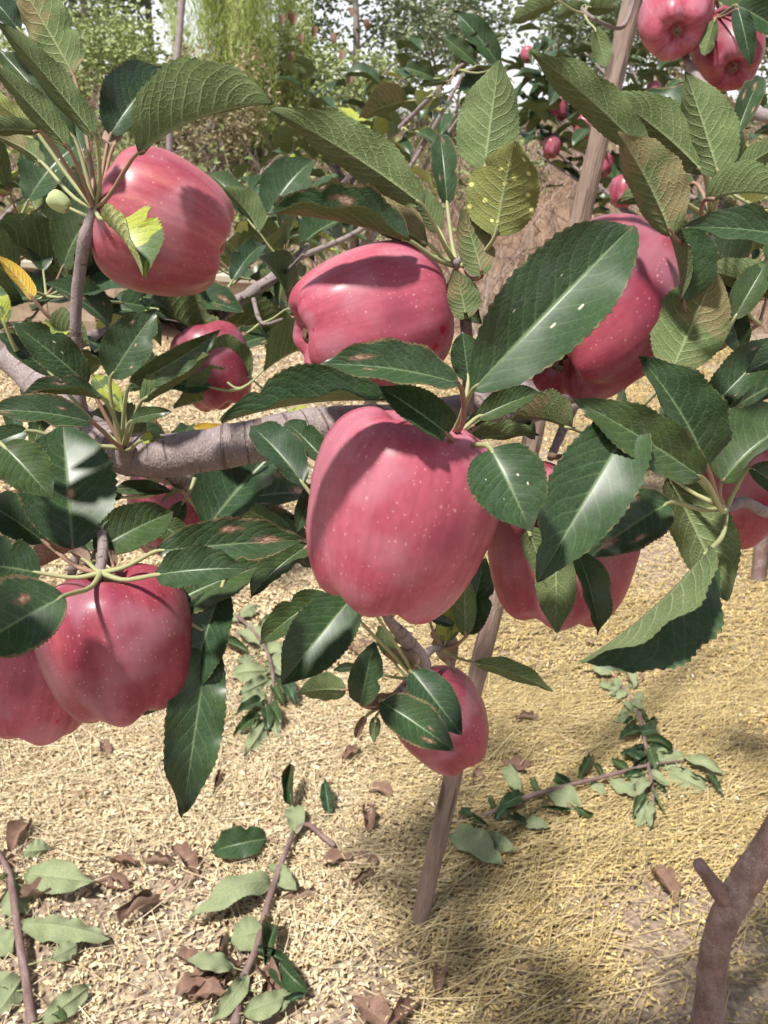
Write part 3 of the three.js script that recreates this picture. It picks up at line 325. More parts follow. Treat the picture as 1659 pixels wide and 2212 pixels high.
// stalk end x, y, tip x, y, distance, tip further by, width seen, side, kind, stalk node, form
const LEAVES = [
  // spur by the striped apple, upper left
  [297, 330, 592, 222, 0.415, 0.01, 0.40, 'U', 0, 'n1', { fold: 34, roll: 34, bend: 45, tilt: 0.25 }], [238, 292, 366, 152, 0.47, 0.02, 0.55, 'T', 0, 'n1', { roll: -14 }], [206, 296, -12, 40, 0.43, -0.03, 0.26, 'U', 0, 'n1', { bend: 30, fold: 22 }],
  [162, 300, -10, 100, 0.455, 0.0, 0.32, 'T', 0, 'n1', { bend: 25 }], [150, 322, -20, 138, 0.43, -0.02, 0.30, 'U', 0, 'n1', {}], [160, 165, 20, -70, 0.475, 0.0, 0.5, 'U', 3, 'n1', { bend: 20 }], [42, 66, -26, -10, 0.44, 0, 0.7, 'T', 0, null, {}],
  [70, 275, -80, 185, 0.46, -0.02, 0.3, 'U', 4, 'n1', { bend: 30 }], [88, 284, -40, 288, 0.42, -0.02, 0.34, 'U', 0, 'n1', { bend: 50 }], [92, 352, -10, 292, 0.49, 0.02, 0.45, 'U', 3, 'n1', {}],
  [231, 476, 312, 602, 0.425, -0.012, 0.62, 'T', 4, 'n1', { fold: 44, roll: -48, tilt: 0, bend: 30, wave: 0.03 }], [243, 320, 300, 238, 0.468, 0.01, 0.45, 'U', 5, 'n1', { fold: 40, bend: 70 }], [178, 330, 140, 215, 0.50, 0.03, 0.5, 'T', 0, 'n1', {}],
  // spur on the limb, left
  [238, 816, 338, 668, 0.45, 0.0, 0.60, 'T', 1, 'n2', { bend: 20, fold: 8 }], [190, 830, 24, 694, 0.46, -0.02, 0.46, 'T', 2, 'n2', { bend: 20 }], [279, 832, 478, 712, 0.44, 0.0, 0.26, 'T', 0, 'n2', { roll: 35, fold: 20 }], [306, 866, 453, 765, 0.435, 0.0, 0.40, 'U', 0, 'n2', { bend: 40 }],
  [219, 858, 36, 860, 0.43, -0.02, 0.22, 'T', 3, 'n2', { roll: 52, fold: 42, tilt: 0, bend: 35 }], [197, 912, -30, 888, 0.42, -0.02, 0.34, 'T', 3, 'n2', { roll: 10, bend: 40 }], [112, 810, -8, 718, 0.47, -0.01, 0.38, 'T', 0, 'n2', {}], [282, 910, 372, 890, 0.44, -0.01, 0.38, 'T', 0, 'n2', { bend: 55 }],
  [304, 952, 352, 944, 0.445, -0.005, 0.55, 'T', 4, 'n2', {}], [268, 890, 200, 812, 0.475, 0.01, 0.5, 'T', 4, 'n2', {}], [6, 962, 113, 1078, 0.40, -0.005, 0.74, 'T', 0, null, { bend: 30, fold: 16 }], [60, 930, -50, 980, 0.45, 0, 0.5, 'T', 0, 'n2', {}], [505, 952, 416, 922, 0.53, 0, 0.4, 'T', 8, null, {}], [72, 645, -18, 545, 0.52, 0, 0.3, 'U', 8, null, { fold: 30 }], [10, 700, -30, 610, 0.45, 0, 0.7, 'T', 4, null, {}],
  // spur over the lower left apples
  [158, 1186, 135, 912, 0.425, 0.03, 0.74, 'T', 6, 'n3', { bend: 20 }], [88, 1238, -80, 1215, 0.40, -0.01, 0.85, 'T', 0, 'n3', { bend: 25 }], [138, 1288, -60, 1405, 0.358, -0.015, 0.82, 'T', 1, 'n3', { bend: 30, fold: 10 }], [338, 1190, 655, 1166, 0.40, 0.02, 0.34, 'T', 3, 'n3', { roll: 8, fold: 18, bend: 20 }],
  [335, 1242, 536, 1228, 0.385, 0.0, 0.50, 'T', 0, 'n3', { bend: 35, wave: 0.03 }], [205, 1190, 375, 1105, 0.43, 0.02, 0.6, 'T', 0, 'n3', {}], [95, 1170, -40, 1080, 0.43, 0.0, 0.65, 'T', 0, 'n3', {}], [340, 1320, 580, 1218, 0.43, 0.02, 0.42, 'T', 0, 'n3', { roll: -10 }], [480, 1265, 406, 1508, 0.435, -0.01, 0.46, 'T', 0, null, { bend: 20, roll: 10 }],
  [452, 1375, 395, 1762, 0.43, -0.01, 0.34, 'T', 0, 'n3', { bend: 25, wave: 0.03, tilt: 0.2 }], [378, 1490, 310, 1545, 0.44, 0, 0.7, 'U', 0, null, {}], [425, 1300, 460, 1450, 0.45, 0, 0.6, 'T', 0, 'n3', {}], [160, 1165, 60, 1230, 0.44, 0, 0.5, 'U', 5, 'n3', {}], [190, 1215, 150, 1190, 0.41, 0, 0.6, 'U', 5, 'n3', { bend: 90 }], [245, 1225, 235, 1185, 0.415, 0, 0.6, 'U', 5, 'n3', { bend: 90 }],
  // below the limb
  [248, 1056, 372, 1062, 0.5, 0.0, 0.3, 'T', 0, null, {}], [398, 1082, 362, 1158, 0.52, 0, 0.5, 'T', 1, null, {}], [630, 1150, 468, 1068, 0.6, 0, 0.3, 'U', 0, null, { tilt: 0 }], [655, 1045, 540, 918, 0.45, 0.02, 0.5, 'T', 0, null, { roll: 12, fold: 26 }], [705, 1000, 618, 912, 0.46, 0.02, 0.55, 'T', 0, null, {}], [664, 1180, 541, 1292, 0.44, -0.01, 0.4, 'T', 0, null, { fold: 30, roll: 15 }],
  [690, 1040, 640, 1150, 0.47, 0, 0.42, 'T', 0, null, {}], [340, 1130, 420, 1180, 0.47, 0, 0.6, 'T', 0, null, {}], [200, 1010, 60, 1120, 0.49, 0, 0.6, 'T', 0, null, {}],
  // spur above the largest apple
  [832, 862, 478, 912, 0.33, -0.01, 0.25, 'T', 0, 'n4', { roll: 44, fold: 40, tilt: 0, bend: 32 }], [990, 828, 690, 786, 0.325, -0.01, 0.33, 'T', 1, 'n4', { roll: 12, bend: 30 }], [967, 938, 819, 836, 0.333, -0.008, 0.58, 'T', 0, 'n4', { fold: 34, roll: -8, cup: 0.6, wave: 0.03 }], [1020, 843, 1368, 486, 0.345, 0.0, 0.46, 'T', 2, 'n4', { bend: 22, fold: 24, tilt: 0.2, blunt: 0.9 }],
  [1060, 968, 1146, 1148, 0.325, -0.012, 0.86, 'T', 2, 'n4', { bend: 34, fold: 8 }], [1012, 822, 998, 716, 0.40, 0, 0.7, 'T', 0, 'n4', {}], [1030, 902, 1168, 846, 0.395, 0.0, 0.42, 'T', 0, 'n4', { fold: 24 }], [1000, 955, 1165, 938, 0.40, 0.01, 0.26, 'U', 6, 'n4', { roll: 20 }], [1012, 925, 1110, 880, 0.40, 0.02, 0.35, 'U', 0, 'n4', {}],
  [1235, 925, 1105, 905, 0.42, 0, 0.4, 'U', 3, null, { fold: 44, roll: -45, bend: 40 }],
  // right, around the hidden apples
  [1378, 890, 1162, 1258, 0.352, -0.012, 0.43, 'T', 0, 'n6', { bend: 25, fold: 14, tilt: 0.2 }], [1520, 1034, 1239, 861, 0.355, -0.01, 0.36, 'T', 0, 'n6', { bend: 25, fold: 18, roll: -6 }], [1528, 1010, 1380, 770, 0.37, -0.005, 0.44, 'T', 0, 'n6', { fold: 34, roll: 16 }], [1445, 1085, 1268, 1205, 0.385, 0, 0.68, 'T', 3, 'n6', {}],
  [1445, 1030, 1570, 1298, 0.445, -0.01, 0.5, 'U', 0, 'n6', { bend: 20 }], [1535, 1186, 1254, 1430, 0.355, -0.01, 0.27, 'T', 0, 'n6', { fold: 46, roll: -56, tilt: 0, bend: 24 }], [1200, 1160, 1203, 1367, 0.378, -0.005, 0.48, 'U', 0, null, { bend: 20 }], [1140, 1140, 1182, 1268, 0.38, 0, 0.52, 'U', 0, null, {}], [1245, 1190, 1292, 1372, 0.372, -0.005, 0.36, 'T', 0, null, { fold: 36, roll: -22 }],
  [1450, 806, 1545, 585, 0.388, -0.005, 0.72, 'U', 3, 'na', { bend: 40, fold: 6, blunt: 0.9, roll: -10 }], [1476, 655, 1430, 474, 0.385, 0, 0.40, 'T', 0, 'nb', { fold: 44, roll: 50, tilt: 0 }], [1528, 892, 1690, 730, 0.43, 0, 0.45, 'T', 1, null, {}], [1740, 740, 1612, 806, 0.40, 0, 0.5, 'T', 0, null, {}], [1558, 1042, 1735, 900, 0.40, 0.0, 0.62, 'T', 0, 'n6', { fold: 30, roll: -28 }], [1600, 892, 1700, 935, 0.45, 0, 0.4, 'U', 0, null, {}],
  [1700, 640, 1510, 580, 0.47, 0, 0.4, 'U', 0, null, {}], [1585, 690, 1660, 560, 0.47, 0, 0.5, 'T', 0, null, {}], [1600, 760, 1560, 640, 0.48, 0, 0.5, 'T', 0, null, {}], [1620, 1010, 1720, 1080, 0.41, 0, 0.6, 'T', 0, 'n6', {}],
  // shoot, upper middle
  [913, 442, 586, 237, 0.40, -0.01, 0.29, 'U', 0, 'n5', { bend: 30, fold: 16 }], [926, 528, 684, 418, 0.42, 0, 0.36, 'U', 3, 'n5', { bend: 35 }], [884, 520, 576, 460, 0.405, -0.01, 0.22, 'T', 3, 'n5', { fold: 42, roll: 54, tilt: 0, bend: 25 }], [1046, 372, 1080, 126, 0.425, 0, 0.64, 'U', 0, 'n5', { bend: 22 }], [1070, 510, 1112, 306, 0.395, -0.015, 0.88, 'U', 7, 'n5', { bend: 55, fold: 8 }],
  [1042, 594, 996, 450, 0.40, 0, 0.58, 'U', 3, 'n5', {}], [1008, 688, 984, 584, 0.405, 0, 0.74, 'U', 3, 'n5', {}], [966, 442, 950, 288, 0.44, 0.01, 0.46, 'T', 3, 'n5', {}], [950, 500, 880, 400, 0.45, 0, 0.5, 'U', 0, 'n5', {}], [960, 640, 1040, 700, 0.43, 0, 0.5, 'T', 0, 'n5', {}],
  // shoot, upper right
  [1400, 335, 1146, 110, 0.38, -0.02, 0.27, 'U', 0, 'n7', { bend: 26, fold: 18 }], [1452, 508, 1334, 286, 0.36, -0.01, 0.52, 'U', 3, 'n7', { bend: 32, roll: -14 }], [1520, 372, 1314, 206, 0.40, 0, 0.40, 'U', 0, 'n7', {}], [1553, 380, 1480, 154, 0.39, 0, 0.52, 'U', 0, 'n7', { bend: 18 }], [1592, 286, 1642, 164, 0.46, 0.01, 0.5, 'T', 3, 'n7', { fold: 30 }], [1525, 430, 1690, 428, 0.375, -0.02, 0.45, 'U', 0, 'n7', { fold: 34, bend: 55, roll: 20 }],
  [1745, 520, 1477, 490, 0.36, -0.01, 0.32, 'T', 0, null, { roll: 10, bend: 24 }], [1592, 372, 1720, 300, 0.44, 0, 0.4, 'U', 0, 'n7', {}], [1500, 395, 1330, 440, 0.46, 0.02, 0.4, 'U', 0, 'n7', {}], [1440, 500, 1390, 400, 0.47, 0.02, 0.5, 'T', 0, 'n7', {}], [1490, 520, 1520, 640, 0.47, 0, 0.5, 'T', 0, 'n7', {}],
  // hanging spur with the low apple
  [768, 1282, 608, 1478, 0.50, -0.02, 0.54, 'T', 0, 'n8', { bend: 28, tilt: 0.3 }], [706, 1282, 560, 1392, 0.52, 0, 0.4, 'T', 0, 'n8', {}], [778, 1522, 808, 1386, 0.57, 0, 0.56, 'T', 0, 'n8b', { tilt: 0.1 }], [748, 1490, 645, 1496, 0.59, 0, 0.62, 'U', 0, 'n8b', {}], [888, 1450, 997, 1588, 0.545, -0.02, 0.54, 'T', 0, 'n8', { bend: 28 }], [824, 1516, 980, 1622, 0.535, -0.02, 0.54, 'T', 1, 'n8b', { bend: 28 }],
  [1026, 1432, 1194, 1494, 0.60, 0, 0.26, 'U', 0, 'n8c', { bend: 45 }], [1010, 1372, 1048, 1205, 0.62, 0, 0.5, 'T', 0, 'n8c', {}], [1005, 1374, 1002, 1236, 0.6, 0, 0.42, 'U', 0, 'n8c', {}], [962, 1385, 990, 1258, 0.62, 0, 0.5, 'T', 4, 'n8c', {}], [930, 1335, 980, 1352, 0.61, 0, 0.45, 'T', 0, 'n8c', {}],
  [942, 1356, 978, 1446, 0.62, 0, 0.6, 'U', 5, 'n8c', { wave: 0.05 }], [905, 1440, 826, 1412, 0.58, 0, 0.5, 'U', 5, 'n8', { bend: 70, wave: 0.05 }], [900, 1400, 850, 1380, 0.6, 0, 0.6, 'T', 5, 'n8', { fold: 40 }], [790, 1548, 768, 1595, 0.58, 0, 0.4, 'T', 5, 'n8b', { fold: 45 }], [812, 1548, 808, 1604, 0.58, 0, 0.5, 'U', 0, 'n8b', {}], [770, 1440, 720, 1448, 0.6, 0, 0.4, 'T', 0, 'n8', {}],
  [845, 1420, 818, 1350, 0.64, 0, 0.55, 'U', 0, 'n8', {}], [850, 1510, 790, 1530, 0.59, 0, 0.5, 'T', 5, 'n8b', { bend: 80 }],
  // upper right corner, further back
  [1205, 2, 1100, 50, 0.93, 0, 0.4, 'U', 0, 'n9', {}], [1265, 10, 1200, 38, 0.95, 0, 0.42, 'U', 0, 'n9', {}], [1270, 15, 1330, 20, 0.95, 0, 0.8, 'U', 0, 'n9', {}], [1285, 62, 1309, 148, 0.93, 0, 0.52, 'U', 0, 'n9', {}], [1545, 40, 1520, 122, 0.87, 0, 0.5, 'U', 0, 'n10', {}], [1595, 20, 1622, 145, 0.86, 0, 0.42, 'T', 0, 'n10', { fold: 28 }], [1590, 10, 1700, 80, 0.88, 0, 0.5, 'T', 0, 'n10', {}], [1550, -10, 1660, 20, 0.9, 0, 0.5, 'T', 0, 'n10', {}],
  // lone shoot, upper middle, further back
  [1078, 140, 983, 25, 1.0, 0, 0.38, 'T', 0, 'n11', {}], [1030, 140, 952, 75, 1.0, 0, 0.36, 'T', 0, 'n11', {}], [1000, 115, 1072, 72, 1.0, 0, 0.45, 'T', 0, 'n11', {}], [1035, 105, 1086, 72, 1.0, 0, 0.4, 'U', 0, 'n11', {}], [1030, 112, 1080, 112, 1.0, 0, 0.3, 'T', 0, 'n11', {}], [975, 162, 1015, 130, 1.0, 0, 0.6, 'U', 0, 'n11', {}], [940, 170, 870, 145, 1.0, 0, 0.42, 'T', 0, 'n11', {}], [970, 175, 905, 185, 1.0, 0, 0.36, 'U', 0, 'n11', {}],
];
const shootWay = [[690, 470, 1.15], [760, 375, 1.1], [870, 270, 1.05], [935, 205, 1.02], [985, 150, 1.0], [1030, 118, 1.0]];
limb('twig', [[640, 560, 1.0], ...shootWay], [0.004, 0.004, 0.0036, 0.0034, 0.003, 0.0024, 0.0014], twigMat, { radial: 8, seg: 40, seed: 91 });
limb('twig', [[640, 560, 1.0], [800, 480, 1.04], [905, 330, 1.02], [965, 225, 1.0], [1000, 160, 1.0]], [0.004, 0.0035, 0.003, 0.0026, 0.0015], twigMat, { radial: 8, seg: 40, seed: 92 });
NODES.n11 = P(985, 150, 1.0);
for (const [bx, by, tx, ty, d, dd, w, side, kind, node, o] of LEAVES) {
  const b = P(bx, by, d), t = P(tx, ty, d + dd); let n = node && NODES[node];
  if (!n) { const q = P(bx, by, d + 0.03), a = b.clone().sub(t).normalize(); n = b.clone().addScaledVector(a, 0.022).lerp(q, 0.25); }
  leaf(tree, b, t, side, w, kind, o, n);
}
// clusters of leaves on the branches further back: x, y, distance, how many, spread
const rT = rng(909);
function cluster(x, y, d, n, size, parent = tree, kinds = [0, 0, 0, 0, 0, 0, 0, 0, 0, 1, 1, 2, 2, 3, 3, 4], lo = false) {
  const c = P(x, y, d); for (let i = 0; i < n; i++) { const az = rT() * 2 * PI, el = (rT() - 0.35) * 1.5, dir = V(Math.cos(az) * Math.cos(el), Math.sin(el), Math.sin(az) * Math.cos(el)), st = 0.018 + rT() * 0.02, L = size * (0.75 + 0.5 * rT()), b = c.clone().addScaledVector(dir, st), e = b.clone().addScaledVector(dir.clone().add(V(0, -0.35 * rT(), 0)).normalize(), L);
    const up = dir.y; leaf(parent, b, e, V(0, 1, 0).dot(EYE.clone().sub(b).normalize()) + (rT() - 0.5) * 0.9 > 0 ? 'T' : 'U', 0.42 + 0.15 * rT(), kinds[Math.floor(rT() * kinds.length)], { tilt: 1.3, bend: 20 + rT() * 40, lo }, lo ? null : c); } }
for (const [x, y, d, n, s] of [[40, 470, 0.8, 5, 0.075], [-10, 560, 0.75, 5, 0.08], [100, 640, 0.72, 6, 0.085], [60, 690, 0.7, 4, 0.08], [210, 640, 0.76, 6, 0.08], [150, 730, 0.68, 4, 0.08], [290, 650, 0.82, 5, 0.08], [290, 740, 0.7, 3, 0.06], [400, 690, 0.85, 6, 0.075], [470, 650, 0.85, 5, 0.07], [520, 600, 0.9, 6, 0.075], [610, 560, 0.9, 5, 0.07], [560, 500, 1.0, 6, 0.075], [640, 470, 1.1, 5, 0.075], [520, 840, 0.75, 3, 0.075], [590, 850, 0.8, 4, 0.075], [640, 720, 0.86, 3, 0.07], [870, 275, 1.05, 2, 0.05], [935, 205, 1.02, 3, 0.055], [350, 1060, 0.62, 3, 0.075], [560, 1090, 0.72, 2, 0.07], [1620, 440, 0.6, 4, 0.08], [1640, 700, 0.6, 5, 0.08], [1120, 930, 0.55, 3, 0.07], [60, 1000, 0.6, 4, 0.08], [430, 1100, 0.62, 3, 0.075], [490, 580, 0.95, 4, 0.075], [560, 700, 0.82, 3, 0.07], [110, 580, 0.8, 4, 0.08], [690, 1130, 0.6, 3, 0.07], [400, 1200, 0.55, 3, 0.08], [1460, 1000, 0.55, 3, 0.08], [1350, 900, 0.56, 3, 0.075]]) cluster(x, y, d, n, s);
// spray of the same tree hanging beside the viewer
limb('twig', [[-120, 682, 0.66], [-500, 600, 0.45], [-700, 700, 0.3]], [0.006, 0.005, 0.003], twigMat, { seed: 99 });
{ const r = rng(77); for (const [x, y, z, n] of [[-0.225, 1.15, -0.29, 16], [-0.26, 1.17, -0.31, 14], [-0.21, 1.14, -0.24, 14], [-0.27, 1.13, -0.27, 10]]) for (let i = 0; i < n; i++) { const a = r() * 6.28, c = V(x, y, z), dir = V(Math.cos(a), -0.1 - 0.4 * r(), Math.sin(a)).normalize(), b = c.clone().addScaledVector(dir, 0.02); const e = b.clone().addScaledVector(dir, 0.075 + 0.02 * r()), v = e.clone().applyMatrix4(camera.matrixWorldInverse); if (v.x / -v.z > -0.6) continue; leaf(tree, b, e, 'U', 0.5, 0, { tilt: 2.5 }, c); } limb('twig', [[-700, 700, 0.3], [-900, 800, 0.26]], [0.003, 0.002], twigMat, { seed: 100 }); }
add(tree, 'apple_tree', 'nearest apple tree, reddish trunk and leafy boughs bearing the large apples', 'tree');

// ---------------------------------------------------------------- apples on it
const NA = NODES, pxA = (x, y, d) => P(x, y, d);
apple('apple', P(350, 487, 0.49), 0.083, 0.88, [-0.9, 0.28, 0.25], 100, 2, 1, 'striped red apple lying sideways on the upright twig, curled yellowing leaf before it', P(212, 470, 0.465));
apple('apple', P(804, 690, 0.445), 0.079, 1.0, [0.92, 0.28, -0.2], 20, 0, 2, 'pink apple with its lobed end pointing left, just above the largest apple', P(985, 610, 0.432));
apple('apple', P(864, 1104, 0.375), 0.087, 1.0, [0.24, 0.9, 0.22], 40, 0, 3, 'largest rosy apple, hanging lobed end down in the middle, small red scars', P(962, 935, 0.388));
apple('apple', P(1298, 674, 0.435), 0.085, 1.02, [0.62, 0.72, -0.25], 10, 1, 4, 'dark red apple half hidden behind the broad shiny leaf', P(1450, 520, 0.47));
apple('apple', P(255, 1384, 0.42), 0.0775, 0.92, [-0.12, 0.95, 0.15], 64, 1, 5, 'crimson freckled apple under the leaf spur above the litter, shading another behind', P(218, 1242, 0.405));
apple('apple', P(88, 1450, 0.475), 0.072, 0.98, [0.2, 0.93, 0.1], 20, 0, 6, 'dull red apple cut by the frame edge, tucked behind the crimson freckled one', P(140, 1330, 0.45));
apple('apple', P(462, 790, 0.79), 0.078, 1.0, [-0.25, 0.93, 0.1], 40, 1, 7, 'small distant looking red apple above the thick grey limb', P(425, 715, 0.84));
apple('apple', P(951, 1556, 0.635), 0.074, 1.0, [-0.45, 0.85, 0.3], 30, 1, 8, 'low hanging red apple in front of the wooden stake, two glossy leaves on it', P(870, 1492, 0.6));
apple('apple', P(1214, 1168, 0.43), 0.081, 1.0, [0.1, 0.95, 0.1], 50, 1, 9, 'red apple behind the hanging leaves, beside the largest apple', P(1190, 985, 0.47));
apple('apple', P(1572, 1030, 0.535), 0.083, 0.98, [0.1, 0.9, 0.3], 15, 1, 10, 'purplish red apple at the frame edge below a dark straight stalk', P(1578, 868, 0.53));
apple('apple', P(1460, 40, 0.9), 0.08, 1.0, [0.2, 0.75, -0.62], 15, 0, 11, 'red apple against the white sky, its dark calyx turned to the viewer', P(1500, -40, 0.92));
apple('apple', P(1573, 108, 0.93), 0.079, 1.0, [0.05, 0.86, -0.5], 40, 1, 12, 'shaded red apple near the corner, behind drooping bluish leaves', P(1548, 0, 0.92));
apple('apple', P(372, 1100, 0.72), 0.078, 1.0, [0, 1, 0], 40, 1, 13, 'red apple below the thick limb, mostly covered by leaves', P(385, 1037, 0.56));
limb('twig', [[1700, 800, 0.8], [1620, 800, 0.6], [1578, 866, 0.53]], [0.004, 0.003, 0.0025], twigMat, { seg: 16, seed: 95 });
limb('twig', [[1250, 850, 0.54], [1215, 930, 0.5], [1190, 988, 0.47]], [0.004, 0.003, 0.0024], twigMat, { seg: 14, seed: 96 });
limb('twig', [[1500, 690, 0.56], [1470, 600, 0.5], [1450, 518, 0.47]], [0.004, 0.003, 0.0024], twigMat, { seg: 14, seed: 97 });
limb('twig', [[205, 1090, 0.47], [160, 1220, 0.47], [140, 1332, 0.45]], [0.003, 0.0026, 0.0022], twigMat, { seg: 14, seed: 98 });
{ const g = new THREE.Group(); g.position.copy(P(127, 436, 0.465)); mesh('fruit', appleGeometry(0.0115, 1.05, 20, true).rotateZ(0.9), M('green_fruit_skin', { color: new THREE.Color().setRGB(0.36, 0.42, 0.2), roughness: 0.8 }), g);
  mesh('stalk', tubeGeometry([V(0, 0, 0), P(155, 452, 0.465).sub(g.position), P(195, 470, 0.463).sub(g.position)], [0.0012, 0.001, 0.0012], 6, 8), stalkMat, g); add(g, 'fruitlet', 'tiny pale green unripe fruitlet beside the striped apple', 'fruitlet'); }

// ---------------------------------------------------------------- stake, cut boughs and fallen leaves on the ground
const zone = { 1: [0, 1075.2], 2: [537.6, 1075.2], 3: [1044.5, 1075.2], 4: [0, 1597.4], 5: [537.6, 1597.4], 6: [1044.5, 1597.4] };
const Z = (k, x, y, h = 0) => { const p = G(zone[k][0] + 0.3704 * x, zone[k][1] + 0.3704 * y, 0), q = G(zone[k][0] + 0.3704 * x, zone[k][1] + 0.3704 * y, h); q.y = h + bumpy(p.x, p.z); return q; };
{ const foot = G(903, 2002, 0), top = P(1396, -120, 1.2), s = new THREE.Group(); s.position.copy(foot).setY(0); const q = (k) => foot.clone().lerp(top, k).sub(s.position);
  mesh('shaft', tubeGeometry([q(-0.06), q(0.2), q(0.4).add(V(0.003, 0, 0)), q(0.6), q(0.8).add(V(-0.003, 0, 0)), q(1)], [0.0155, 0.0155, 0.0158, 0.0155, 0.015], 20, 90, 0.1, 17), stakeMat, s);
  add(s, 'stake', 'weathered wooden stake leaning up through the tree from the straw', 'stake'); }
function bough(label, stems, leaves) {
  const g = new THREE.Group(), first = stems[0][0]; g.position.copy(Z(...first[0])).setY(0); const rr = rng(first.length * 13 + leaves.length);
  for (const [pts, radii] of stems) mesh('stem', tubeGeometry(pts.map((p) => Z(...p).sub(g.position)), radii, 8, 30, 0.06, pts.length), cutMat, g);
  for (const [k, bx, by, tx, ty, w, side, variant = 0, lift = 0.012] of leaves) { const b = Z(k, bx, by, 0.015 + rr() * 0.015), t = Z(k, tx, ty, lift + rr() * 0.02);
    let best = null; for (const [pts] of stems) for (let i = 0; i + 1 < pts.length; i++) for (let s = 0; s <= 1; s += 0.25) { const p = Z(...pts[i]).lerp(Z(...pts[i + 1]), s); if (!best || p.distanceTo(b) < best.distanceTo(b)) best = p; }
    leaf(g, b, t, side, w, side === 'U' && !variant ? 14 : variant, { tilt: side === 'T' ? 0.5 : -0.5, bend: (side === 'T' ? 1 : -1) * (20 + rr() * 95), fold: 8 + rr() * 34, cup: (rr() * 1.5) * (side === 'U' ? -1 : 1), wave: 0.045, twist: (rr() - 0.5) * 90, roll: (rr() - 0.5) * 50 }, best); }
  return add(g, 'cut_bough', label, 'branch', 'pruned leafy boughs lying on the litter');
}
const cutMat = M('cut_bough_bark', { map: rep(trunkMap, 1, 5), bumpMap: rep(trunkBump, 1, 5), bumpScale: 0.0006, roughness: 0.75 });
bough('long cut bough with wilted leaves on the straw to the right of the stake',
  [[[[5, 1120, 500, 0.01], [6, 0, 440, 0.015], [6, 250, 340, 0.03], [6, 500, 260, 0.035], [6, 720, 205, 0.035], [6, 940, 150, 0.03], [6, 1180, 112, 0.02]], [0.006, 0.0055, 0.005, 0.0045, 0.004, 0.0025]], [[[3, 750, 1010, 0.01], [3, 830, 1130, 0.015], [3, 900, 1250, 0.02], [3, 940, 1400, 0.025], [3, 960, 1550, 0.03], [6, 985, 270, 0.03], [6, 990, 390, 0.02]], [0.004, 0.0045, 0.0045, 0.004, 0.003]]],
  [[6, 215, 330, 130, 140, 0.45, 'U'], [6, 100, 390, 235, 320, 0.6, 'T'], [6, 60, 400, 50, 330, 0.6, 'T'], [6, 505, 258, 420, 195, 0.75, 'T'], [6, 560, 225, 640, 85, 0.4, 'T'], [6, 380, 312, 572, 392, 0.55, 'U'], [6, 500, 405, 330, 405, 0.35, 'T'], [6, 540, 390, 642, 440, 0.5, 'T'], [6, 240, 500, 130, 470, 0.6, 'T'], [6, 240, 500, 382, 520, 0.5, 'U'], [5, 1180, 560, 1482, 735, 0.45, 'U'], [5, 1380, 560, 1562, 640, 0.5, 'U'], [5, 1290, 430, 1400, 500, 0.5, 'T'], [5, 1300, 430, 1225, 420, 0.6, 'T'],
    [6, 850, 180, 748, 110, 0.6, 'T'], [6, 940, 130, 800, 80, 0.45, 'T'], [6, 970, 40, 1100, 70, 0.5, 'T'], [6, 975, 140, 1170, 85, 0.5, 'U'], [6, 1080, 175, 1322, 302, 0.42, 'U'], [6, 1180, 115, 1404, 206, 0.35, 'U'], [6, 1150, 150, 1340, 255, 0.35, 'T'], [6, 930, 190, 800, 220, 0.5, 'T'], [6, 740, 225, 890, 340, 0.5, 'U'], [6, 970, 250, 900, 345, 0.6, 'U'], [6, 955, 352, 896, 522, 0.4, 'U'], [6, 985, 372, 972, 530, 0.32, 'U'], [6, 1000, 290, 1074, 458, 0.42, 'T'], [6, 950, 330, 870, 470, 0.4, 'T'], [6, 1310, 200, 1402, 330, 0.35, 'T'], [6, 960, 60, 1010, 200, 0.5, 'T'],
    [3, 745, 1030, 625, 985, 0.5, 'U'], [3, 760, 1000, 830, 965, 0.5, 'U'], [3, 770, 1110, 665, 1085, 0.5, 'U'], [3, 780, 1110, 770, 1045, 0.6, 'U'], [3, 830, 1020, 875, 1120, 0.5, 'U'], [3, 835, 1130, 755, 1180, 0.6, 'U'], [3, 880, 1150, 945, 1190, 0.6, 'U'], [3, 890, 1230, 800, 1250, 0.5, 'U'], [3, 870, 1180, 935, 1240, 0.6, 'U'], [3, 850, 1270, 760, 1300, 0.5, 'U'], [3, 905, 1370, 1015, 1360, 0.6, 'T'], [3, 910, 1350, 785, 1410, 0.55, 'T'], [3, 890, 1290, 820, 1330, 0.6, 'T'], [3, 960, 1430, 1102, 1475, 0.5, 'T'], [3, 940, 1440, 850, 1470, 0.5, 'T'], [3, 950, 1480, 800, 1500, 0.5, 'T'], [3, 930, 1250, 990, 1330, 0.5, 'T'], [3, 700, 1000, 690, 1050, 0.6, 'U'], [3, 860, 1240, 810, 1190, 0.6, 'U'], [3, 800, 1090, 730, 1150, 0.5, 'U'], [3, 840, 1100, 900, 1060, 0.5, 'U'], [3, 930, 1350, 1000, 1290, 0.5, 'T'], [3, 945, 1480, 1080, 1540, 0.45, 'U'], [3, 955, 1530, 850, 1590, 0.5, 'T'], [6, 960, 180, 1090, 260, 0.45, 'U'], [6, 980, 240, 1080, 330, 0.45, 'T'], [6, 940, 200, 830, 290, 0.45, 'U'], [6, 700, 210, 640, 130, 0.5, 'T'], [6, 620, 235, 720, 320, 0.45, 'U'], [6, 330, 320, 300, 220, 0.5, 'T'], [6, 160, 380, 60, 470, 0.5, 'T']]);
